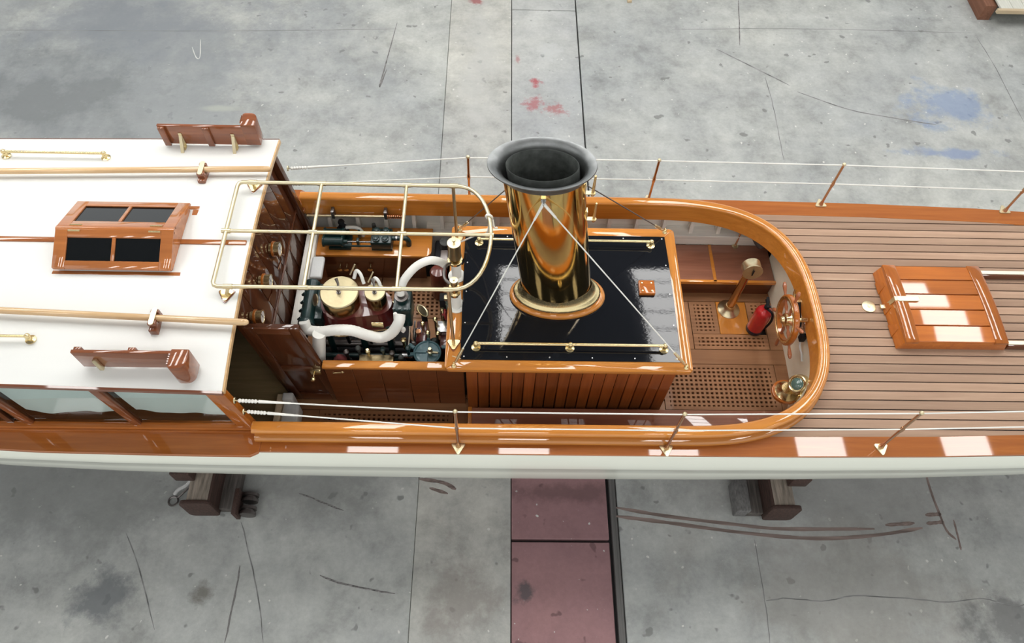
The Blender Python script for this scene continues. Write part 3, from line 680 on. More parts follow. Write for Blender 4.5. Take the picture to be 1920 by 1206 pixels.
for i in range(6):
    for y in (hy0, hy1): MB().lathe([(.006, 0), (.004, .003)], (hx0 + (hx1 - hx0) * i / 5, y, lidz(y)), (0, 0, 1), 8).build('screw', STEEL, cas)
for i in range(1, 4):
    for x in (hx0, hx1): MB().lathe([(.006, 0), (.004, .003)], (x, hy0 + (hy1 - hy0) * i / 4, lidz(hy0 + (hy1 - hy0) * i / 4)), (0, 0, 1), 8).build('screw', STEEL, cas)
wb = thing('wood_block', (1.094, .095, .232), 'small square mahogany block screwed to the black casing top', 'block')
MB().prism(rrect(1.034, 1.150, .035, .152, .008), .231, .262).build('block', MAH, wb, .005)
for a in (1.058, 1.126):
    for b in (.06, .127): MB().lathe([(.008, 0), (.005, .003)], (a, b, .262), (0, 0, 1), 8).build('screw', BRASS, wb)

# ================================================================== FUNNEL (oval, raked aft)
LT = .226
FB = Vector((.442, .025, LT)); FT = Vector((.250, .025, 1.585))
fun = thing('funnel', FB, 'tall oval polished brass funnel with dark flared rim', 'funnel')
sx, sy = 1.0, .63
def oval(h, r, dy=0, n=48, ry=None):
    t = (h - FB.z) / (FT.z - FB.z); c = FB.lerp(FT, t)
    return [(c.x + r * math.cos(2 * PI * k / n), c.y + (ry if ry else r * sy) * math.sin(2 * PI * k / n), h) for k in range(n)]
mb = MB(); mb.loft([oval(LT + h, r, ry=r * .60) for r, h in ((.24, 0), (.338, 0), (.345, .012), (.342, .03), (.325, .042), (.30, .046), (.24, .046))], True); mb.build('wood_ring', HONEY, fun, ang=60)
mb = MB(); mb.loft([oval(LT + h, r, ry=r * .60) for r, h in ((.29, .046), (.308, .05), (.312, .065), (.300, .082), (.285, .088), (.275, .10), (.262, .125), (.256, .16), (.252, .17))], True); mb.build('flange', BRASS, fun, ang=60)
tr_ = .240
mb = MB(); mb.loft([oval(h, r) for h, r in ((LT + .10, .247), (LT + .16, .246), (.9, .243), (1.3, .241), (1.50, .241))], True); mb.build('tube', FUNB, fun, ang=60)
mb = MB(); mb.loft([oval(h, r, ry=q) for r, q, h in ((.241, .151, 1.485), (.250, .158, 1.52), (.275, .177, 1.552), (.305, .200, 1.575), (.314, .206, 1.582), (.312, .205, 1.590), (.300, .196, 1.588), (.270, .172, 1.572), (.245, .150, 1.54), (.232, .142, 1.48), (.230, .14, 1.2))], True); mb.build('flared_rim', RIMM, fun, ang=70)
mb = MB(); mb.loft([oval(h, r, ry=q) for r, q, h in ((.205, .120, 1.0), (.205, .120, 1.575), (.208, .123, 1.578), (.210, .125, 1.574), (.210, .125, 1.0))], True); mb.build('inner_flue', SOOT, fun, ang=70)
mb = MB(); mb.add(oval(.95, .24), [tuple(range(48))]); mb.build('baffle', BLACK, fun)
for z in (1.36, 1.12):
    c = FB.lerp(FT, (z - FB.z) / (FT.z - FB.z)); x = c.x + .235
    b = MB().box(x - .03, x + .05, c.y - .03, c.y - .0, z, z + .008); b.box(x - .01, x + .0, c.y - .035, c.y + .005, z, z + .09); bo = b.build('bracket', BRASSP, fun, .002, 1)
    b = MB().cyl((x + .045, c.y - .015, z - .02), (x + .045, c.y - .015, z + .15), .010, .007, 10); b.lathe([(.017, 0), (.017, .01)], (x + .045, c.y - .015, z - .004), (0, 0, 1), 10); b.build('pin', BRASS, bo)
eb = MB().box(.245, .275, FB.y - .17, FB.y - .135, 1.45, 1.475); eb.torus((.26, FB.y - .178, 1.452), (1, 0, .4), .014, .004, 12, 6); eb.build('stay_eye', STEEL, fun)

def stay(top, base, label, wm=WIRE):
    top = Vector(top); base = Vector(base)
    o = thing('funnel_stay', base, label, 'wire stay', 'funnel stay wires')
    d = (base - top).normalized(); a = base - d * .17
    MB().cyl(top, a, .0042, n=8).build('wire', wm, o)
    MB().cyl(top, top + d * .12, .010, .007, 8).build('splice', ROPE, o)
    tb = MB().cyl(a, a + d * .05, .009, .011, 8); tb.cyl(a + d * .05, base - d * .03, .012, .009, 8); tb.cyl(a + d * .09 + Vector((-.04, .01, 0)), a + d * .09 + Vector((.02, -.01, 0)), .003, n=6); tb.build('turnbuckle', BRASSP, o)
    e = MB().lathe([(.02, 0), (.016, .01), (.008, .018)], base - Vector((0, 0, .012)), (0, 0, 1), 12); e.torus(base + Vector((0, 0, .016)), (1, .3, 0), .013, .004, 12, 6); e.build('deck_eye', BRASS, o)
stay((.26, FB.y - .18, 1.452), (-.283, -.545, .217), 'wire stay from funnel to near aft corner of casing lid')
stay((.262, FB.y - .18, 1.452), (1.315, -.535, .217), 'wire stay from funnel to near forward corner of casing lid')
stay((.26, FB.y + .165, 1.45), (1.29, .64, .217), 'wire stay from funnel to far forward corner of casing lid', DSTEEL)
stay((.255, FB.y + .165, 1.45), (-.285, .63, .217), 'wire stay from funnel to far aft corner of casing lid', DSTEEL)

# valves on the casing's aft border
def flange_pipe(par, x, y, z0, h, r): MB().lathe([(r * 1.75, 0), (r * 1.75, .008), (r, .012), (r, h)], (x, y, z0), (0, 0, 1), 20).build('lagged_stub', LAG, par)
v1 = thing('steam_whistle', (-.292, .20, .205), 'brass whistle on a white lagged pipe at the far aft casing border', 'whistle')
flange_pipe(v1, -.292, .20, .205, .19, .036)
MB().lathe([(.02, 0), (.052, .005), (.054, .03), (.03, .036)], (-.297, .20, .385), (0, 0, 1), 20).build('collar', BRASS, v1)
MB().lathe([(.012, 0), (.012, .03), (.045, .035), (.048, .05), (.048, .055), (.046, .06), (.046, .19)], (-.297, .20, .41), (0, 0, 1), 24).build('bell', metal('aged_brass', (.36, .27, .15), .35), v1)
MB().lathe([(.047, 0), (.047, .008), (.006, .01), (.006, .03), (.012, .032), (.01, .04)], (-.297, .20, .60), (0, 0, 1), 24).build('cap', BRASSP, v1)
lv = MB().tube([(-.25, .20, .36), (-.225, .21, .42), (-.22, .22, .47)], .01, 8); lv.build('lever', BLACK, v1)
v2 = thing('safety_valve', (-.283, -.06, .205), 'brass safety valve on a white lagged pipe at the aft casing border', 'valve')
flange_pipe(v2, -.283, -.06, .205, .17, .036)
MB().lathe([(.03, 0), (.04, .005), (.04, .03), (.026, .04), (.024, .09), (.036, .095), (.036, .11), (.024, .115), (.024, .16), (.02, .165)], (-.29, -.06, .36), (0, 0, 1), 18).build('valve_body', metal('valve_brass', (.5, .38, .2), .25), v2)
MB().lathe([(.028, 0), (.028, .01), (.008, .012), (.008, .02)], (-.29, -.06, .525), (0, 0, 1), 18).build('cap', BRASSP, v2)
MB().tube(bez([(-.31, -.05, .46), (-.36, .0, .47), (-.36, .1, .46), (-.32, .18, .40)]), .011, 8).build('cross_pipe', DSTEEL, v2)

# ================================================================== ENGINE
eng = thing('steam_engine', (-1.0, 0, SZ), 'compound steam engine with two brass-capped cylinders and maroon cladding', 'engine')
EY = 0.0
cb = Py(636, 548, EY); cs = Py(703, 548, EY)
COVER = metal('satin_brass_cover', (.56, .48, .30), .45)
def cylinder(c, r, nm):
    o = MB().lathe([(r, -.22), (r, -.012), (r * .97, -.006)], c, (0, 0, 1), 40).build(nm, metal('lagging_brass_' + nm[:3], (.36, .23, .10), .2), eng)
    MB().lathe([(r * 1.005, -.012), (r * 1.02, -.006), (r * 1.02, .0), (r * .97, .007), (r * .5, .012), (.001, .013)], c, (0, 0, 1), 40).build('cover', COVER, o)
    k = MB().lathe([(.016, .01), (.016, .02), (.008, .022), (.008, .05), (.014, .052), (.01, .064)], c + Vector((0, -.012, 0)), (0, 0, 1), 10); k.tube([c + Vector((0, 0, .04)), c + Vector((-.005, .04, .05)), c + Vector((-.02, .07, .07))], [.006, .009, .012], 8)
    k.build('drain_cock', DSTEEL, o)
cylinder(cb, .135, 'low_pressure_cylinder'); cylinder(cs, .074, 'high_pressure_cylinder')
mz = cb.z
def mar(pts, z0, z1, fl):    # flared maroon cladding
    cxm = sum(p[0] for p in pts) / len(pts); cym = sum(p[1] for p in pts) / len(pts)
    n = len(pts); lo = [(cxm + (x - cxm) * fl, cym + (y - cym) * fl, z0) for x, y in pts]; hi = [(x, y, z1) for x, y in pts]; mid = [(a[0] * .72 + b[0] * .28, a[1] * .72 + b[1] * .28, z0 * .72 + z1 * .28) for a, b in zip(hi, lo)]
    return MB().loft([lo, mid, hi], True, True)
outl = [(cb.x + .155 * math.cos(a), .155 * math.sin(a)) for a in [PI * .32 + k * PI * 1.36 / 14 for k in range(15)]] + [(cs.x + .105 * math.cos(a), .105 * math.sin(a)) for a in [-PI * .5 + k * PI / 10 for k in range(11)]]
mar(outl, mz - .30, mz - .13, 1.22).build('cladding', MAROON, eng, ang=50)
cxm = sum(p[0] for p in outl) / len(outl); cym = sum(p[1] for p in outl) / len(outl)
MB().tube([(cxm + (x - cxm) * 1.225, cym + (y - cym) * 1.225, mz - .30) for x, y in outl], .007, 6, True).build('cladding_bead', BRASS, eng)
for k in range(-3, 5): MB().ball((cb.x + .06 * k, -.195, mz - .275), .006, 8).build('rivet', BRASS, eng)
ga = Py(584, 540, .09); gc = Vector((-1.352, 0, ga.z - .05))
ch = MB().lathe([(.055, 0), (.055, .02), (.05, .03), (.05, .33), (.06, .335), (.06, .365)], (gc.x, .17, gc.z), (0, -1, 0), 20); ch.box(gc.x - .02, gc.x + .10, -.14, .16, gc.z - .12, gc.z - .0); ch.build('valve_chest', GREEN, eng, .004)
for k in range(5): MB().cyl((gc.x - .06, .13 - .07 * k, gc.z + .0), (gc.x - .035, .13 - .07 * k, gc.z + .03), .011, n=8).build('chest_nut', GREEN, eng)
MB().lathe([(.038, 0), (.045, .004), (.045, .012), (.02, .018)], (cb.x - .17, -.03, mz - .06), (-.8, -.3, .5), 18).build('badge', metal('badge_brass', (.55, .46, .3), .35), eng)
def wrap(px, y, r, name, zoff=0, n=8, wav=.035, mat=LAG, par=None):
    pts = bez([Py(a, b, yy) for (a, b), yy in zip(px, y)], n)
    return MB().tube(pts, r, 14, False, wav).build(name, mat, par or eng, ang=70)
wrap([(570, 603), (577, 618), (600, 622), (630, 619), (660, 620), (690, 629), (715, 633), (735, 624), (748, 604), (750, 590)], [-.20, -.23, -.25, -.26, -.265, -.265, -.26, -.25, -.22, -.18], .038, 'exhaust_pipe', n=9)
pa_, pb_ = Py(598, 626, -.285), Py(599, 700, -.37); MB().tube([pa_, pa_.lerp(pb_, .5), pb_], .046, 18).build('down_pipe', LAG, eng)
wrap([(741, 588), (742, 600), (747, 612), (757, 617), (755, 622)], [-.16, -.17, -.19, -.2, -.21], .014, 'drain_pipe', n=5, wav=.02)
wrap([(751, 552), (752, 540), (760, 522), (780, 500), (803, 489), (822, 490), (834, 496)], [-.03, -.01, .03, .09, .14, .17, .19], .029, 'steam_pipe', n=8, wav=.03)
sp = Py(752, 552, -.03); MB().lathe([(.05, 0), (.05, .012), (.03, .014), (.03, .03)], (sp.x, -.03, sp.z - .03), (0, 0, 1), 20).build('pipe_flange', DSTEEL, eng)
gb = MB().box(sp.x - .06, sp.x + .065, -.13, .06, sp.z - .28, sp.z - .06); gb.cyl((sp.x, -.03, sp.z - .1), (sp.x, -.03, sp.z - .03), .04, n=16); gb.build('throttle_chest', GREEN, eng, .012)
for dx in (-.05, -.01, .03, .06): MB().cyl((sp.x + dx, -.12, sp.z - .06), (sp.x + dx, -.12, sp.z - .045), .009, n=8).build('chest_nut', GREEN, eng)
for (a, b, yy) in ((668, 508, .12), (702, 522, .09)):
    p = Py(a, b, yy); MB().tube(bez([p + Vector((-.02, -.03, -.05)), p, p + Vector((.03, -.02, -.01)), p + Vector((.05, -.06, -.07))], 5), .013, 8).build('relief_pipe', LAG, eng)
    MB().cyl(p + Vector((-.045, -.02, -.02)), p + Vector((-.005, .02, .05)), .006, n=8).build('cock_handle', BRASSP, eng)
fr = MB()
MB().box(-1.36, -.70, -.30, .18, SZ + .0, SZ + .14).build('bedplate', BLACK, eng, .01)
for x in (-1.25, -1.0, -.8):
    fr.cyl((x, -.13, SZ + .1), (x, -.10, mz - .28), .025, n=10); fr.cyl((x, .12, SZ + .1), (x, .10, mz - .28), .025, n=10)
fr.build('frame', GREEN, eng)
MB().cyl((-1.30, -.24, -.22), (-.66, -.24, -.22), .018, n=12).build('reversing_shaft', GREEN, eng)
MB().cyl((-.70, -.24, -.22), (-.62, -.24, -.22), .022, n=12).build('shaft_coupling', STEEL, eng)
pn = Py(708, 606, -.19); MB().box(pn.x - .042, pn.x + .042, -.205, -.195, pn.z - .04, pn.z + .02).build('nameplate', BRASS, eng, .003)
bk = Py(705, 676, -.35); o_ = MB().box(bk.x - .125, bk.x + .125, -.37, -.30, bk.z - .05, bk.z).build('bearing_block', metal('cast_bronze', (.55, .44, .25), .4, .3, 12), eng, .006)
MB().lathe([(.055, 0), (.055, .012), (.04, .014)], (bk.x + .01, -.365, bk.z - .035), (0, .6, .8), 20).build('oil_cup', DSTEEL, o_)
for i, x in enumerate((-1.28, -1.12, -.98, -.86, -.74)):
    MB().box(x - .03, x + .03, -.33, -.22, SZ, -.33 + .04 * (i % 3)).build('crank_web', (GREEN, SOOT, MAROON, SOOT, GREEN)[i], eng, .01)
for i, (a, b, yy) in enumerate(((650, 662, -.30), (672, 655, -.28), (690, 660, -.30), (718, 657, -.29), (735, 664, -.31), (752, 672, -.33), (757, 640, -.24), (765, 655, -.28))):
    p = Py(a, b, yy)
    MB().lathe([(.012, -.10), (.012, 0), (.02, .003), (.02, .025), (.01, .035)], p, (0, 0, 1), 12).build('oil_cup', (DSTEEL, SOOT, BRASS, GREEN)[i % 4], eng)
for i in range(3):
    x = -1.16 + .17 * i
    MB().cyl((x, -.05, mz - .30), (x + .03, -.05, SZ + .18), .018, n=10).build('piston_rod', STEEL, eng); MB().cyl((x - .05, -.26, SZ + .2), (x + .03, -.26, SZ + .2), .07, n=24).build('eccentric', SOOT, eng)
MB().cyl((-1.33, -.05, SZ + .22), (-.60, -.05, SZ + .22), .03, n=14).build('crankshaft', DSTEEL, eng)
MB().tube(bez([(-1.24, -.33, -.2), (-1.22, -.36, -.28), (-1.16, -.36, -.36), (-1.10, -.34, -.42)], 5), .012, 8).build('feed_pipe', COPPER, eng)
rp_ = Py(635, 668, -.34); MB().lathe([(.001, .09), (.05, 0), (.05, -.02)], (rp_.x, -.34, rp_.z - .06), (0, 0, 1), 14).build('oil_funnel', paint('pinkish_red', (.3, .08, .08), .4), eng)
# teal pump with a cross-ribbed cover
tp = thing('air_pump', (-.50, -.27, SZ), 'round teal pump with cross-ribbed cover between engine and casing', 'pump')
tz = -.10; MB().lathe([(.08, SZ + .101), (.08, tz - .1), (.098, tz - .04), (.102, tz - .02), (.102, tz - .005), (.09, tz), (.085, tz - .008), (.001, tz - .006)], (-.503, -.272, 0), (0, 0, 1), 36).build('pump_body', TEAL, tp, ang=50)
for a in (0, PI / 2): 
    c, s_ = math.cos(a), math.sin(a); MB().hexa([(-.503 + c * u - s_ * v, -.272 + s_ * u + c * v, z) for z in (tz - .012, tz + .006) for u, v in ((-.09, -.006), (.09, -.006), (.09, .006), (-.09, .006))]).build('cover_rib', TEAL, tp)
oc = MB().lathe([(.014, 0), (.014, .02), (.02, .022), (.02, .045), (.012, .05), (.012, .07), (.016, .072), (.012, .085)], (-.478, -.29, tz), (0, 0, 1), 12); oc.cyl((-.478, -.29, tz + .03), (-.42, -.295, tz + .03), .009, n=8); oc.build('oil_cup', BRASSP, tp)
for (a, b, c2) in (((-.60, -.23, -.12), (-.64, -.20, -.12), .016), ((-.60, -.28, -.12), (-.645, -.28, -.13), .016), ((-.50, -.17, -.1), (-.50, -.10, -.1), .012), ((-.40, -.22, -.12), (-.36, -.215, -.12), .014)):
    MB().cyl(a, b, c2, n=10).build('pipe_union', TEAL, tp)
# boiler-front fittings aft of the casing
bf = thing('boiler_fittings', (-.32, .05, SZ), 'cluster of gauge glass, handwheel and feed valves behind the whistle', 'valve gear')
MB().box(-.30, -.215, -.38, .55, SZ, .10).build('boiler_front', SOOT, bf, .01)
MB().box(-.70, -.30, -.39, .02, SZ, SZ + .10).build('drip_tray', BLACK, bf, .006)
for i, (x, y, r_, h, mt) in enumerate(((-.64, -.33, .035, .22, SOOT), (-.61, -.02, .03, .30, GREEN), (-.38, -.33, .045, .26, SOOT), (-.36, -.26, .03, .34, COPPER), (-.66, -.13, .025, .34, DSTEEL), (-.47, -.10, .04, .28, SOOT))):
    MB().lathe([(r_, 0), (r_, h - .03), (r_ * .6, h - .01), (r_ * .4, h)], (x, y, SZ + .1), (0, 0, 1), 14).build('valve_pot', mt, bf)
MB().tube(bez([(-.37, -.33, -.22), (-.345, -.31, -.15), (-.33, -.34, -.12), (-.31, -.36, -.2)], 5), .008, 8).build('copper_pipe', COPPER, bf)
MB().box(-.42, -.30, -.20, -.06, SZ, -.16).build('valve_block', MAROON, bf, .008); MB().box(-.44, -.32, -.10, .0, -.16, -.10).build('polished_cap', STEEL, bf, .006)
MB().box(-.60, -.52, -.16, .02, SZ, -.14).build('valve_block', MAROON, bf, .008); MB().cyl((-.58, -.10, -.15), (-.58, -.10, -.09), .02, n=12).build('polished_cap', COPPER, bf)
for x, y, h in ((-.545, -.06, -.06), (-.50, -.15, -.04), (-.40, .03, .0), (-.455, -.02, -.06), (-.43, -.13, -.08)):
    MB().lathe([(.01, -.3), (.01, 0), (.018, .002), (.018, .02), (.008, .03)], (x, y, h), (0, 0, 1), 10).build('oiler', BRASS, bf)
hwl = MB().torus((-.37, -.02, .02), (1, 0, .25), .038, .007, 18, 6); hwl.cyl((-.40, -.02, .02), (-.34, -.02, .02), .008, n=8)
for k in range(4): a = k * PI / 2; hwl.cyl((-.37, -.02, .02), (-.37, -.02 + .036 * math.cos(a), .02 + .036 * math.sin(a)), .004, n=6)
hwl.build('handwheel', paint('handwheel_red', (.3, .03, .03), .4), bf)
MB().cyl((-.36, .04, -.05), (-.36, .04, .14), .014, n=12).build('gauge_glass', LENS, bf); MB().box(-.38, -.34, .02, .06, .14, .17).build('gauge_cap', BRASSP, bf, .005); MB().box(-.42, -.36, .05, .12, -.2, .10).build('gauge_guard', BLACK, bf, .006)
og = MB().lathe([(.062, 0), (.066, .006), (.066, .014), (.055, .018), (.05, .012), (.001, .010)], (-.545, .035, -.02), (-.5, -.35, .8), 24, .5, 1).build('tilted_sight_ring', BRASSP, bf)
MB().cyl((-.545, .035, -.03), (-.54, .035, -.35), .022, n=10).build('sight_stem', BLACK, bf)
for i in range(3): p = (-.62 + .09 * i, -.12, -.18); MB().cyl(p, (p[0] + .0, p[1] + .15, p[2] + .02), .007, n=8).build('polished_rod', STEEL, bf)
MB().cyl((-.645, -.21, -.12), (-.645, -.06, -.08), .007, n=8).build('polished_rod', STEEL, bf)
bc = MB().lathe([(.066, 0), (.07, .01), (.07, .33), (.06, .345), (.02, .355)], (-.475, .57, SZ), (0, 0, 1), 24).build('canister', paint('oxide_red_canister', (.16, .035, .022), .35, coat=.6, var=.2), None, off=Vector((-.475, .57, SZ)))
tag(bc, 'rusty red upright canister at the end of the honey-coloured bench', 'canister')
ib = thing('iron_bracket', (-.42, .78, SZ), 'black iron pump bracket between bench and boiler casing', 'bracket')
MB().box(-.52, -.32, .66, .92, SZ, -.30).build('body', BLACK, ib, .02); MB().box(-.46, -.40, .62, .74, -.30, -.20).build('tongue', DSTEEL, ib, .006); MB().cyl((-.43, .84, -.3), (-.43, .84, -.22), .045, n=16).build('boss', SOOT, ib)

# feed pump on the bench
fp = thing('feed_pump', (-1.12, .83, -.25), 'dark green twin-cylinder feed pump bolted to the honey-coloured bench', 'pump')
fz = -.17
MB().box(-1.38, -1.20, .755, .90, -.25, -.225).build('base', GREEN, fp, .005); MB().box(-1.03, -.86, .755, .90, -.25, -.225).build('base', GREEN, fp, .005)
for y in (.785, .87):
    MB().lathe([(.046, 0), (.046, .012), (.038, .014), (.038, .15), (.046, .152), (.046, .166), (.018, .17), (.018, .2)], (-1.42, y, fz), (1, 0, 0), 18).build('steam_cylinder', GREEN, fp)
    MB().cyl((-1.22, y, fz), (-1.02, y, fz), .008, n=8).build('piston_rod', STEEL, fp); MB().box(-1.145, -1.125, y - .02, y + .02, fz - .05, fz + .03).build('crosshead', GREEN, fp, .003)
MB().box(-1.03, -.86, .75, .905, fz - .055, fz + .035).build('water_end', GREEN, fp, .012)
for x in (-.985, -.91):
    for y in (.785, .87): MB().lathe([(.03, 0), (.03, .02), (.02, .024), (.02, .034), (.008, .036)], (x, y, fz + .03), (0, 0, 1), 16).build('valve_cap', GREEN, fp)
for y in (.765, .89): MB().cyl((-1.26, y, fz - .03), (-1.02, y, fz - .03), .009, n=8).build('tie_bar', GREEN, fp)
MB().tube(bez([(-.86, .828, fz), (-.80, .828, fz), (-.755, .83, fz), (-.73, .825, fz - .03), (-.73, .82, fz - .08)], 5), .022, 10).build('outlet_elbow', GREEN, fp)
MB().lathe([(.024, 0), (.024, .012)], (-.83, .828, fz), (1, 0, 0), 12).build('union_nut', STEEL, fp)
ap = thing('lubricator', (-1.28, .93, -.25), 'dark lubricator with curved white hose behind the feed pump', 'lubricator')
MB().lathe([(.05, 0), (.05, .06), (.03, .08), (.02, .14), (.028, .145), (.02, .165)], (-1.28, .935, -.25), (0, 0, 1), 16).build('body', BLACK, ap)
MB().tube(bez([(-1.25, .93, -.17), (-1.20, .93, -.165), (-1.15, .925, -.17), (-1.12, .91, -.2), (-1.115, .90, -.24)], 5), .016, 10).build('hose', LAG, ap)
MB().lathe([(.012, 0), (.016, .005), (.016, .03)], (-1.255, .93, -.17), (1, 0, 0), 10).build('ferrule', BRASS, ap)
MB().cyl((-1.02, .95, -.25), (-1.02, .945, -.14), .02, .016, 10).build('grease_cup', SOOT, ap)
rod = thing('brass_rod', (-1.15, .95, -.03), 'long brass rod with copper-wound handle along the far coaming', 'rod')
MB().cyl((-1.545, .94, -.035), (-.90, .94, -.03), .011, n=12).build('rod', BRASSP, rod)
MB().tube([(-.90 + .008 * i, .94, -.03) for i in range(17)], .014, 10, False, .3).build('grip', COPPER, rod)
for x in (-1.33, -.905): MB().box(x - .013, x + .013, .925, .985, -.055, .03).build('bracket', DSTEEL, rod, .004)
# gauges on the bulkhead
for (a, b, r, lab) in ((525, 467, .055, 'brass pressure gauge on the bulkhead, farthest of the three'), (508, 527, .050, 'brass pressure gauge on the bulkhead, middle of the three'), (493, 594, .048, 'brass pressure gauge on the bulkhead, nearest the open door')):
    xf = -1.578; p = Px(a, b, xf); z = p.z; x0g = bx(z); L = xf - x0g
    o = thing('pressure_gauge', (x0g, p.y, z), lab, 'gauge', 'pressure gauges on the cabin bulkhead')
    MB().lathe([(r * .6, 0), (r * .72, .004), (r * .72, L * .3), (r * .5, L * .34)], (x0g, p.y, z), (1, 0, 0), 24).build('wood_backing', BRASS, o)
    MB().lathe([(r, L * .32), (r * 1.05, L * .34), (r * 1.05, L * .5), (r * .9, L * .52)], (x0g, p.y, z), (1, 0, 0), 28).build('rear_flange', MAH, o)
    MB().lathe([(r * .92, L * .5), (r * .92, L * .9), (r, L * .92), (r, L), (r * .86, L), (r * .84, L * .97)], (x0g, p.y, z), (1, 0, 0), 28, caps=False).build('case', BRASS, o)
    MB().lathe([(r * .86, L * .9), (r * .86, L * .965)], (x0g, p.y, z), (1, 0, 0), 28).build('dial', DIAL, o)
    MB().box(x0g + L * .97, x0g + L * .985, p.y - .002, p.y + .002, z - .01, z + r * .7).build('needle', BLACK, o)
    MB().tube(bez([(x0g + L * .8, p.y - .01, z - r), (x0g + L * .8, p.y - .02, z - r - .05), (x0g + .01, p.y - .04, z - .25), (x0g + .025, p.y - .05, z - .5)], 5), .005, 6).build('pipe', COPPER, o)

# ================================================================== COCKPIT FORWARD
ex = thing('fire_extinguisher', (2.162, .258, SZ), 'red fire extinguisher with black valve standing on the cockpit sole', 'extinguisher')
MB().lathe([(.060, 0), (.068, .01), (.068, .05)], (2.162, .258, SZ), (0, 0, 1), 28).build('foot_ring', paint('dark_blue_foot', (.02, .018, .04), .5), ex)
MB().lathe([(.067, .05), (.067, .27), (.062, .295), (.045, .318), (.022, .33), (.02, .345)], (2.162, .258, SZ), (0, 0, 1), 28).build('cylinder', REDX, ex, ang=60)
k = MB().lathe([(.018, 0), (.022, .005), (.022, .03), (.012, .04)], (2.162, .258, SZ + .34), (0, 0, 1), 12); k.box(2.150, 2.174, .235, .315, SZ + .375, SZ + .385); k.hexa([(2.15, .25, SZ + .385), (2.174, .25, SZ + .385), (2.174, .265, SZ + .385), (2.15, .265, SZ + .385), (2.15, .30, SZ + .41), (2.174, .30, SZ + .41), (2.174, .32, SZ + .41), (2.15, .32, SZ + .41)]); k.build('valve_head', BLACK, ex, .003)
MB().tube(bez([(2.162, .235, SZ + .36), (2.20, .20, SZ + .34), (2.235, .215, SZ + .2), (2.232, .235, SZ + .06)], 6), .010, 8).build('hose', BLACK, ex)
MB().lathe([(.012, 0), (.012, .008)], (2.185, .255, SZ + .365), (1, 0, 0), 12).build('pressure_dial', STEEL, ex)
bn = thing('brass_pillar', (1.98, .456, SZ), 'brass pillar with dial drum standing between bench and wheel', 'pillar')
MB().lathe([(.094, 0), (.094, .006), (.085, .014), (.055, .03), (.04, .055), (.036, .07)], (1.98, .456, SZ), (0, 0, 1), 32).build('flange', BRASSP, bn)
MB().cyl((1.98, .456, SZ + .06), (1.985, .456, -.03), .034, .031, 20).build('column', metal('column_bronze', (.52, .34, .17), .2), bn)
dr = MB().lathe([(.068, -.035), (.073, -.03), (.073, .04), (.077, .045), (.077, .056), (.066, .056)], (1.987, .45, .025), (0, -1, .12), 28).build('drum', BRASSP, bn)
MB().lathe([(.067, .05), (.067, .054)], (1.987, .45, .025), (0, -1, .12), 24).build('dial', DIAL, dr)
MB().hexa([(1.985, .385, .0), (1.99, .385, .0), (1.99, .392, .0), (1.985, .392, .0), (1.983, .385, .065), (1.992, .385, .065), (1.992, .392, .065), (1.983, .392, .065)]).build('pointer', BLACK, dr)
# steering wheel
WC = Px(1476, 600, 2.19)
wh = thing('steering_wheel', WC, 'spoked mahogany steering wheel with brass hub on the cream bulkhead', 'steering wheel')
rim = MB(); n_ = 44; rings = []
for k in range(n_):
    a = 2 * PI * k / n_; rings.append([(WC.x + dx, WC.y + r * math.cos(a), WC.z + r * math.sin(a)) for r, dx in ((.152, -.018), (.186, -.020), (.194, -.012), (.194, .012), (.186, .020), (.152, .018))])
rings.append(rings[0]); rim.loft(rings, True); rim.build('rim', MAH, wh, ang=50)
rings = []
for k in range(n_ + 1):
    a = 2 * PI * k / n_; rings.append([(WC.x + dx, WC.y + r * math.cos(a), WC.z + r * math.sin(a)) for r, dx in ((.160, -.020), (.178, -.020), (.178, -.025), (.160, -.025))])
MB().loft(rings, True).build('brass_ring', BRASS, wh)
MB().lathe([(.02, -.05), (.026, -.045), (.03, -.03), (.05, -.022), (.05, .02), (.02, .025), (.018, .15)], WC, (1, 0, 0), 24).build('hub', BRASS, wh)
SPK = wood('wheel_spoke_wood', (.30, .085, .03), (.5, .17, .07), 'y')
for k in range(6):
    a = math.radians(19) + k * PI / 3; d = Vector((0, math.cos(a), math.sin(a)))
    so = MB().lathe([(.012, .03), (.012, .06), (.008, .075), (.014, .10), (.009, .135), (.013, .155)], WC, d, 12).build('spoke', SPK, wh)
    MB().lathe([(.011, .19), (.009, .205), (.013, .235), (.016, .265), (.011, .29), (.004, .297)], WC, d, 12).build('handle', SPK, so)
# bulkhead fittings behind the wheel
g = thing('bulkhead_gauge', (2.36, .18, .0), 'small brass gauge on the cream bulkhead behind the wheel', 'gauge')
MB().lathe([(.04, 0), (.045, .01), (.045, .05), (.038, .055)], (2.37, .20, -.10), (-1, 0, 0), 20).build('case', BRASS, g); MB().lathe([(.037, 0), (.037, .003)], (2.315, .20, -.10), (-1, 0, 0), 20).build('dial', DIAL, g)
MB().tube(bez([(2.34, .25, -.12), (2.33, .28, -.09), (2.33, .30, -.05)], 4), .01, 8).build('bracket', BRASS, g)
lvr = thing('control_lever', (2.35, .0, -.1), 'black control lever with grey cable behind the wheel', 'lever')
MB().lathe([(.06, 0), (.065, .01), (.065, .03), (.03, .04)], (2.372, .0, -.12), (-1, 0, 0), 24).build('quadrant', STEEL, lvr); MB().tube([(2.33, .0, -.12), (2.325, .1, -.06), (2.32, .16, -.02)], [.012, .010, .014], 8).build('lever_arm', BLACK, lvr)
MB().tube(bez([(2.36, -.03, -.16), (2.345, -.1, -.22), (2.36, -.16, -.26), (2.368, -.2, -.3)], 5), .008, 8).build('cable', PLASTIC, lvr); MB().box(2.33, 2.372, -.09, -.04, -.2, -.12).build('cable_box', BLACK, lvr, .008)
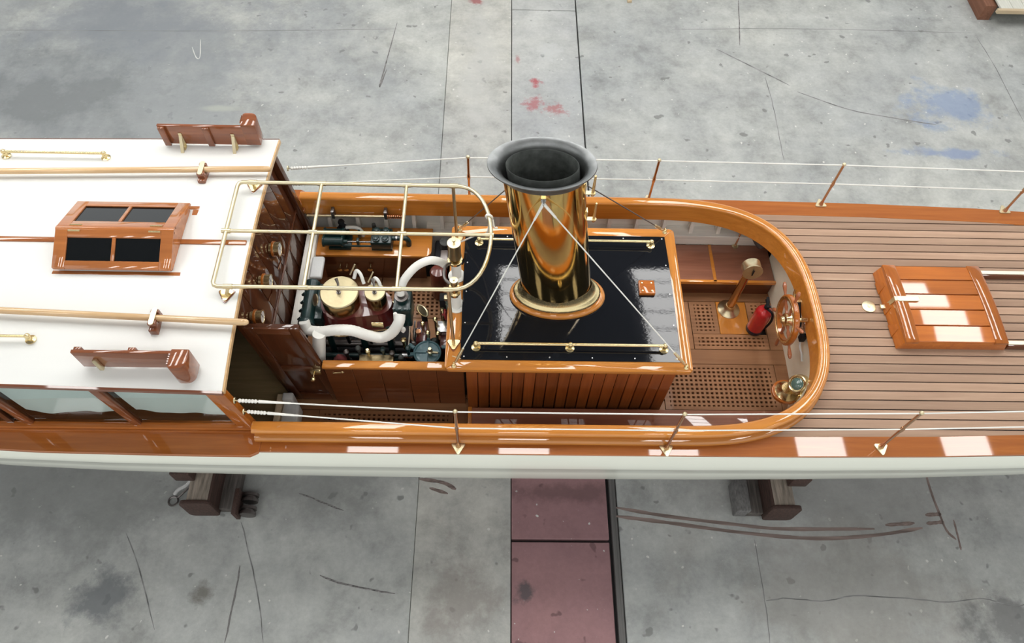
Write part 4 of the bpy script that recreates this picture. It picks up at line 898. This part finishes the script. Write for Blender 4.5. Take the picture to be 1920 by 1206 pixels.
# lamp
LC = Pz(1496, 722, -.18)
lp = thing('brass_lamp', (LC.x, LC.y, -.30), 'brass navigation lamp with greenish lens on a wooden pad by the coaming', 'lamp')
pad_ = [(LC.x - .03 + .11 * math.cos(a), LC.y + .02 + .10 * math.sin(a)) for a in [PI * .35 + k * PI * 1.3 / 12 for k in range(13)]] + [(LC.x + .04, LC.y - .16), (LC.x + .12, LC.y - .06)]
MB().prism(pad_, -.36, -.33).build('wood_pad', MAH, lp, .006)
MB().lathe([(.085, 0), (.085, .01), (.06, .03), (.05, .06)], (LC.x - .035, LC.y + .015, -.33), (0, 0, 1), 28).build('base', BRASS, lp)
AX = Vector((-.62, -.18, .72))
MB().lathe([(.03, -.13), (.07, -.11), (.085, -.05), (.082, 0), (.07, .03), (.066, .045)], (LC.x + .02, LC.y + .01, -.20), AX, 28).build('body', BRASS, lp, ang=60)
MB().lathe([(.060, .03), (.068, .034), (.068, .055), (.06, .06), (.052, .055)], (LC.x + .02, LC.y + .01, -.20), AX, 28, caps=False).build('bezel', BRASS, lp); MB().lathe([(.056, .034), (.045, .046), (.001, .052)], (LC.x + .02, LC.y + .01, -.20), AX, 24).build('lens', LENS, lp)
MB().box(LC.x + .0, LC.x + .07, LC.y - .13, LC.y - .06, -.30, -.18).build('terminal_box', BRASS, lp, .01); MB().lathe([(.025, 0), (.03, .01), (.03, .04), (.015, .05)], (LC.x + .08, LC.y - .09, -.2), (0, 0, 1), 16).build('cap_nut', BRASS, lp)
# far corner fittings
hp = MB().lathe([(.04, 0), (.05, .01), (.055, .06), (.05, .14), (.03, .15)], Py(1432, 462, .86), (-.5, .55, .5), 18).build('bilge_pump', paint('dark_grey_pump', (.08, .08, .078), .4), None, off=Py(1432, 462, .86))
tag(hp, 'dark grey hand pump tucked under the far forward coaming', 'pump')
q = Pz(1378, 462, -.40)
cr = thing('pump_rod', (q.x, q.y, -.40), 'thin copper rod in a brass deck socket on the far bench', 'rod')
MB().lathe([(.028, 0), (.028, .006), (.014, .01), (.012, .02)], (q.x, q.y, -.4), (0, 0, 1), 16).build('socket', BRASSP, cr)
MB().cyl((q.x, q.y, -.385), (q.x + .02, q.y + .05, -.14), .008, n=8).build('rod', COPPER, cr)

# ================================================================== FOREDECK
ht = thing('deck_hatch', (3.35, .09, 0), 'varnished sliding foredeck hatch of five boards with brass hasp', 'hatch')
hx0, hx1, hy0, hy1 = 2.985, 3.715, -.25, .428
cam_ = lambda y: .018 * (1 - ((y - .09) / .34) ** 2)
MB().hexa([(2.945, hy0 - .0, 0), (3.76, hy0 - .0, 0), (3.76, hy1, 0), (2.945, hy1, 0), (hx0 - .01, hy0, .10), (hx1 + .01, hy0, .10), (hx1 + .01, hy1, .10), (hx0 - .01, hy1, .10)]).build('hatch_box', MAHY, ht, .006)
bw_ = (hy1 - hy0) / 5
HB = wood('hatch_board_wood', (.42, .115, .018), (.58, .18, .03), vary=.2)
for i in range(5):
    a = hy0 + i * bw_ + .004; b = a + bw_ - .008
    MB().hexa([(hx0 + .06, a, .09), (hx1 - .06, a, .09), (hx1 - .06, b, .09), (hx0 + .06, b, .09), (hx0 + .06, a, .108 + cam_(a)), (hx1 - .06, a, .108 + cam_(a)), (hx1 - .06, b, .108 + cam_(b)), (hx0 + .06, b, .108 + cam_(b))]).build('hatch_board', HB, ht, .003, 1)
for x0h, x1h in ((hx0 - .012, hx0 + .085), (hx1 - .085, hx1 + .012)):
    mb = MB(); rings = []
    for k in range(13):
        y = hy0 - .004 + (hy1 - hy0 + .008) * k / 12; rings.append([(x0h, y, .085), (x1h, y, .085), (x1h, y, .115 + cam_(y)), (x0h, y, .115 + cam_(y))])
    mb.loft(rings, True, True); mb.build('hatch_cleat', MAHY, ht, .004)
for y in (-.10, .09, .28): MB().hexa([(2.938, y - .05, .005), (2.96, y - .05, .005), (2.96, y + .05, .005), (2.938, y + .05, .005), (2.965, y - .02, .075), (2.985, y - .02, .075), (2.985, y + .02, .075), (2.965, y + .02, .075)]).build('end_notch', MAHY, ht)
MB().prism(rrect(2.985, 3.16, .085, .13, .02), .13, .138).build('hasp', BRASSP, ht, .002, 1); MB().box(2.915, 2.99, .085, .125, .012, .03).build('staple', BRASSP, ht, .005); MB().hexa([(2.955, .09, .02), (2.975, .09, .02), (2.975, .125, .02), (2.955, .125, .02), (2.972, .09, .136), (2.99, .09, .136), (2.99, .125, .136), (2.972, .125, .136)]).build('hasp_hinge', BRASSP, ht)
for y, lab in ((.415, 'far brass-topped wooden slide rail beside the foredeck hatch'), (-.215, 'near brass-topped wooden slide rail beside the foredeck hatch')):
    o = thing('hatch_slide_rail', (4.3, y, 0), lab, 'rail', 'slide rails of the foredeck hatch')
    MB().box(3.765, 5.2, y - .028, y + .014, 0, .05).build('wood_runner', DARKX, o, .003); MB().box(3.765, 5.2, y - .016, y + .016, .05, .058).build('brass_strip', metal('dull_brass_strip', (.86, .80, .64), .5), o, .002, 1)
dp = thing('deck_plate', (2.84, .118, 0), 'round pale brass filler plate let into the deck beside hatch', 'deck plate')
MB().lathe([(.052, -.004), (.052, .004), (.046, .006), (.001, .006)], (2.84, .118, 0), (0, 0, 1), 32).build('plate', BRASSP, dp); MB().lathe([(.012, .006), (.012, .009)], (2.84, .118, 0), (0, 0, 1), 10).build('key_boss', BRASS, dp)

# ================================================================== STANCHIONS AND LIFELINES
def stanchion(x, y, h, hm, label, s):
    o = thing('stanchion', (x, y, 0), label, 'stanchion', 'lifeline stanchions along the deck edges')
    tri_plate(MB(), (x, y - s * .01, 0), .052, .01, 0 if s > 0 else PI).build('foot_plate', BRASSP, o, .002, 1)
    MB().lathe([(.02, 0), (.013, .03), (.010, .05), (.010, h - .03), (.008, h)], (x, y, .008), (0, 0, 1), 12).build('post', BRONZE, o)
    MB().lathe([(.0115, -.03), (.014, -.015), (.014, .015), (.0115, .03)], (x, y, hm), (0, 0, 1), 12).build('eye_collar', BRONZE, o)
    MB().ball((x, y, h + .008), .015).build('top_ball', BRASSP, o)
hn, hf, mn, mf = .555, .475, .305, .26
near = [(-.240, -1.045), (1.162, -1.045), (2.635, -1.02), (4.15, -.97)]
far = [(-.232, 1.12), (1.245, 1.125), (2.684, 1.115), (4.222, 1.08)]
for (x, y), lab in zip(near[:3], ('near stanchion beside the aft corner of the casing', 'near stanchion beside the forward corner of the casing', 'near stanchion on the covering board below the foredeck hatch')): stanchion(x, y, hn, mn, 'bronze lifeline ' + lab, 1)
for (x, y), lab in zip(far, ('far stanchion left of the funnel', 'far stanchion just right of the funnel', 'far stanchion above the curved cockpit end', 'far stanchion farthest forward at the right picture edge')): stanchion(x, y, hf, mf, 'bronze lifeline ' + lab, -1)
def lifeline(st, pts, z, zs_, label, s):
    o = thing('lifeline', (st[0], st[1], zs_), label, 'lifeline', 'white wire lifelines')
    P = [Vector(st)] + [Vector((x, y, z)) for x, y in pts] + [Vector((6.2, pts[-1][1] - s * .28, z))]
    MB().tube(P, .0048, 6).build('wire', WIRE, o)
    d = (P[1] - P[0]).normalized()
    t = MB().cyl(P[0] - Vector((.03, 0, 0)), P[0], .004, n=6); t.lathe([(.022, 0), (.02, .006)], P[0] - Vector((.022, 0, 0)), (1, 0, 0), 12); t.build('eye_bolt', BRASSP, o)
    MB().tube([P[0] + d * .01 * i for i in range(13)], .009, 8, False, .5).build('lashing', ROPE, o); MB().cyl(P[0] + d * .13, P[0] + d * .33, .011, .006, 8).build('splice', ROPE, o)
lifeline((-1.585, -.955, .49), near, hn, .49, 'upper white lifeline along the near side of the launch', -1); lifeline((-1.575, -.955, .325), near, mn, .325, 'lower white lifeline along the near side of the launch', -1)
lifeline((-1.575, 1.0, .45), far, hf, .45, 'upper white lifeline along the far side of the launch', 1); lifeline((-1.60, 1.0, .27), far, mf, .27, 'lower white lifeline along the far side of the launch', 1)

# ================================================================== CRADLES AND FLOOR THINGS
def trolley(s, label):
    # s = 1: left trolley, -1: its mirror image under the foredeck
    o = thing('boat_trolley', (-s * 2.4, 0, GZ), label, 'trolley', 'steel trolleys under the hull')
    def bx_(a, b, y0, y1, z0, z1): return MB().box(min(-s * a, -s * b), max(-s * a, -s * b), y0, y1, z0, z1)
    bx_(2.36, 2.54, -1.0, 1.05, -1.395, -1.365).build('top_flange', MUD, o, .004)
    bx_(2.345, 2.365, -1.0, 1.05, -1.68, -1.365).build('web', RUST, o)
    bx_(2.20, 2.345, -1.0, 1.05, -1.69, -1.60).build('bottom_channel', paint('greasy_steel', (.10, .085, .075), .6, var=.3), o, .006)
    MB().prism(rrect(min(-s * 2.60, -s * 2.34), max(-s * 2.60, -s * 2.34), GZ + .01, -1.355, .05), -1.035, -1.0, lambda a, b_, c: (a, c, b_)).build('end_plate', RUST, o, .004)
    for yy in (-.62, .68):
        x = -s * 2.45
        MB().hexa([(x - .06, yy - .04, -1.365), (x + .06, yy - .04, -1.365), (x + .06, yy + .04, -1.365), (x - .06, yy + .04, -1.365), (x - .10, yy * 1.2 - .06, -.88), (x + .10, yy * 1.2 - .06, -.88), (x + .10, yy * 1.2 + .06, -.88), (x - .10, yy * 1.2 + .06, -.88)]).build('upright', RUST, o)
        bx_(2.50, 2.66, yy - .22, yy + .1, -1.365, -1.20).build('hull_chock', RUST, o, .01)
    if s > 0:
        for yy in (-.95, .9):
            bx_(2.165, 2.20, yy - .12, yy + .10, GZ + .03, GZ + .2).build('wheel_plate', RUST, o, .004)
            for dy in (-.06, .055): MB().lathe([(.05, -.04), (.07, -.036), (.07, -.012), (.05, -.008), (.05, .008), (.07, .012), (.07, .036), (.05, .04)], (-s * 2.10, yy + dy, GZ + .072), (0, 1, 0), 22).build('roller', DSTEEL, o)
    else:
        bx_(2.10, 2.22, -1.0, -.72, GZ, GZ + .17).build('packing_block', paint('grey_block', (.15, .145, .14), .85, var=.2), o, .01)
trolley(1, 'rusty steel trolley with rollers under the cabin end of hull'); trolley(-1, 'rusty steel trolley with timber block under the foredeck end of hull')
sh = MB().tube(bez([Pz(362, 890, -1.35), Pz(352, 908, -1.40), Pz(335, 918, -1.48), Pz(328, 926, -1.55)], 5), .016, 8)
tag(sh.build('lifting_strap', paint('grey_strap', (.42, .41, .40), .8), None, off=Vector(Pz(352, 908, -1.45))), 'grey strap end hanging by the left trolley', 'strap')
e1 = Pz(325, 940, GZ + .02); ey = MB().torus(e1, (0, 0, 1), .04, .009, 18, 6); ey.tube([e1 + Vector((.03, .03, 0)), e1 + Vector((.12, .14, .0))], .009, 6)
tag(ey.build('eye_bolt', DSTEEL, None, off=Vector(e1)), 'steel eye bolt lying on the floor by the left trolley', 'eye bolt')
# timber at the top right
tb = thing('timber_trestle', (7.2, 6.3, GZ), 'low brown timber base carrying pale planks at top right', 'trestle')
for a, b, nm, mt in (((6.56, 6.72), (5.93, 8.2), 'bearer', RAWB), ((8.2, 8.36), (5.93, 8.2), 'bearer', RAWB)): MB().box(a[0], a[1], b[0], b[1], GZ, GZ + .22).build(nm, mt, tb, .006)
PALE = paint('pale_painted_board', (.62, .61, .54), .6, var=.06)
gt = thing('white_board_panel', (7.5, 6.2, GZ + .22), 'cream tongue-and-groove panel with raw edge battens at top right', 'panel')
for i in range(12): a = 6.70 + i * .165; MB().box(a, a + .161, 5.80, 7.6, GZ + .24, GZ + .27).build('panel_board', PALE, gt, .004, 1)
MB().box(6.64, 8.7, 5.76, 5.81, GZ + .22, GZ + .275).build('edge_batten', RAW, gt, .004); MB().box(6.55, 8.7, 6.22, 6.30, GZ + .27, GZ + .31).build('cross_batten', RAW, gt, .004)
bt = Pz(1180, 4, GZ); tag(MB().box(bt.x - .03, bt.x + .03, bt.y - .02, bt.y + .5, GZ, GZ + .03).build('timber_offcut', RAW, None, .004, off=Vector(bt)), 'short raw timber offcut lying on the concrete at top centre', 'offcut')
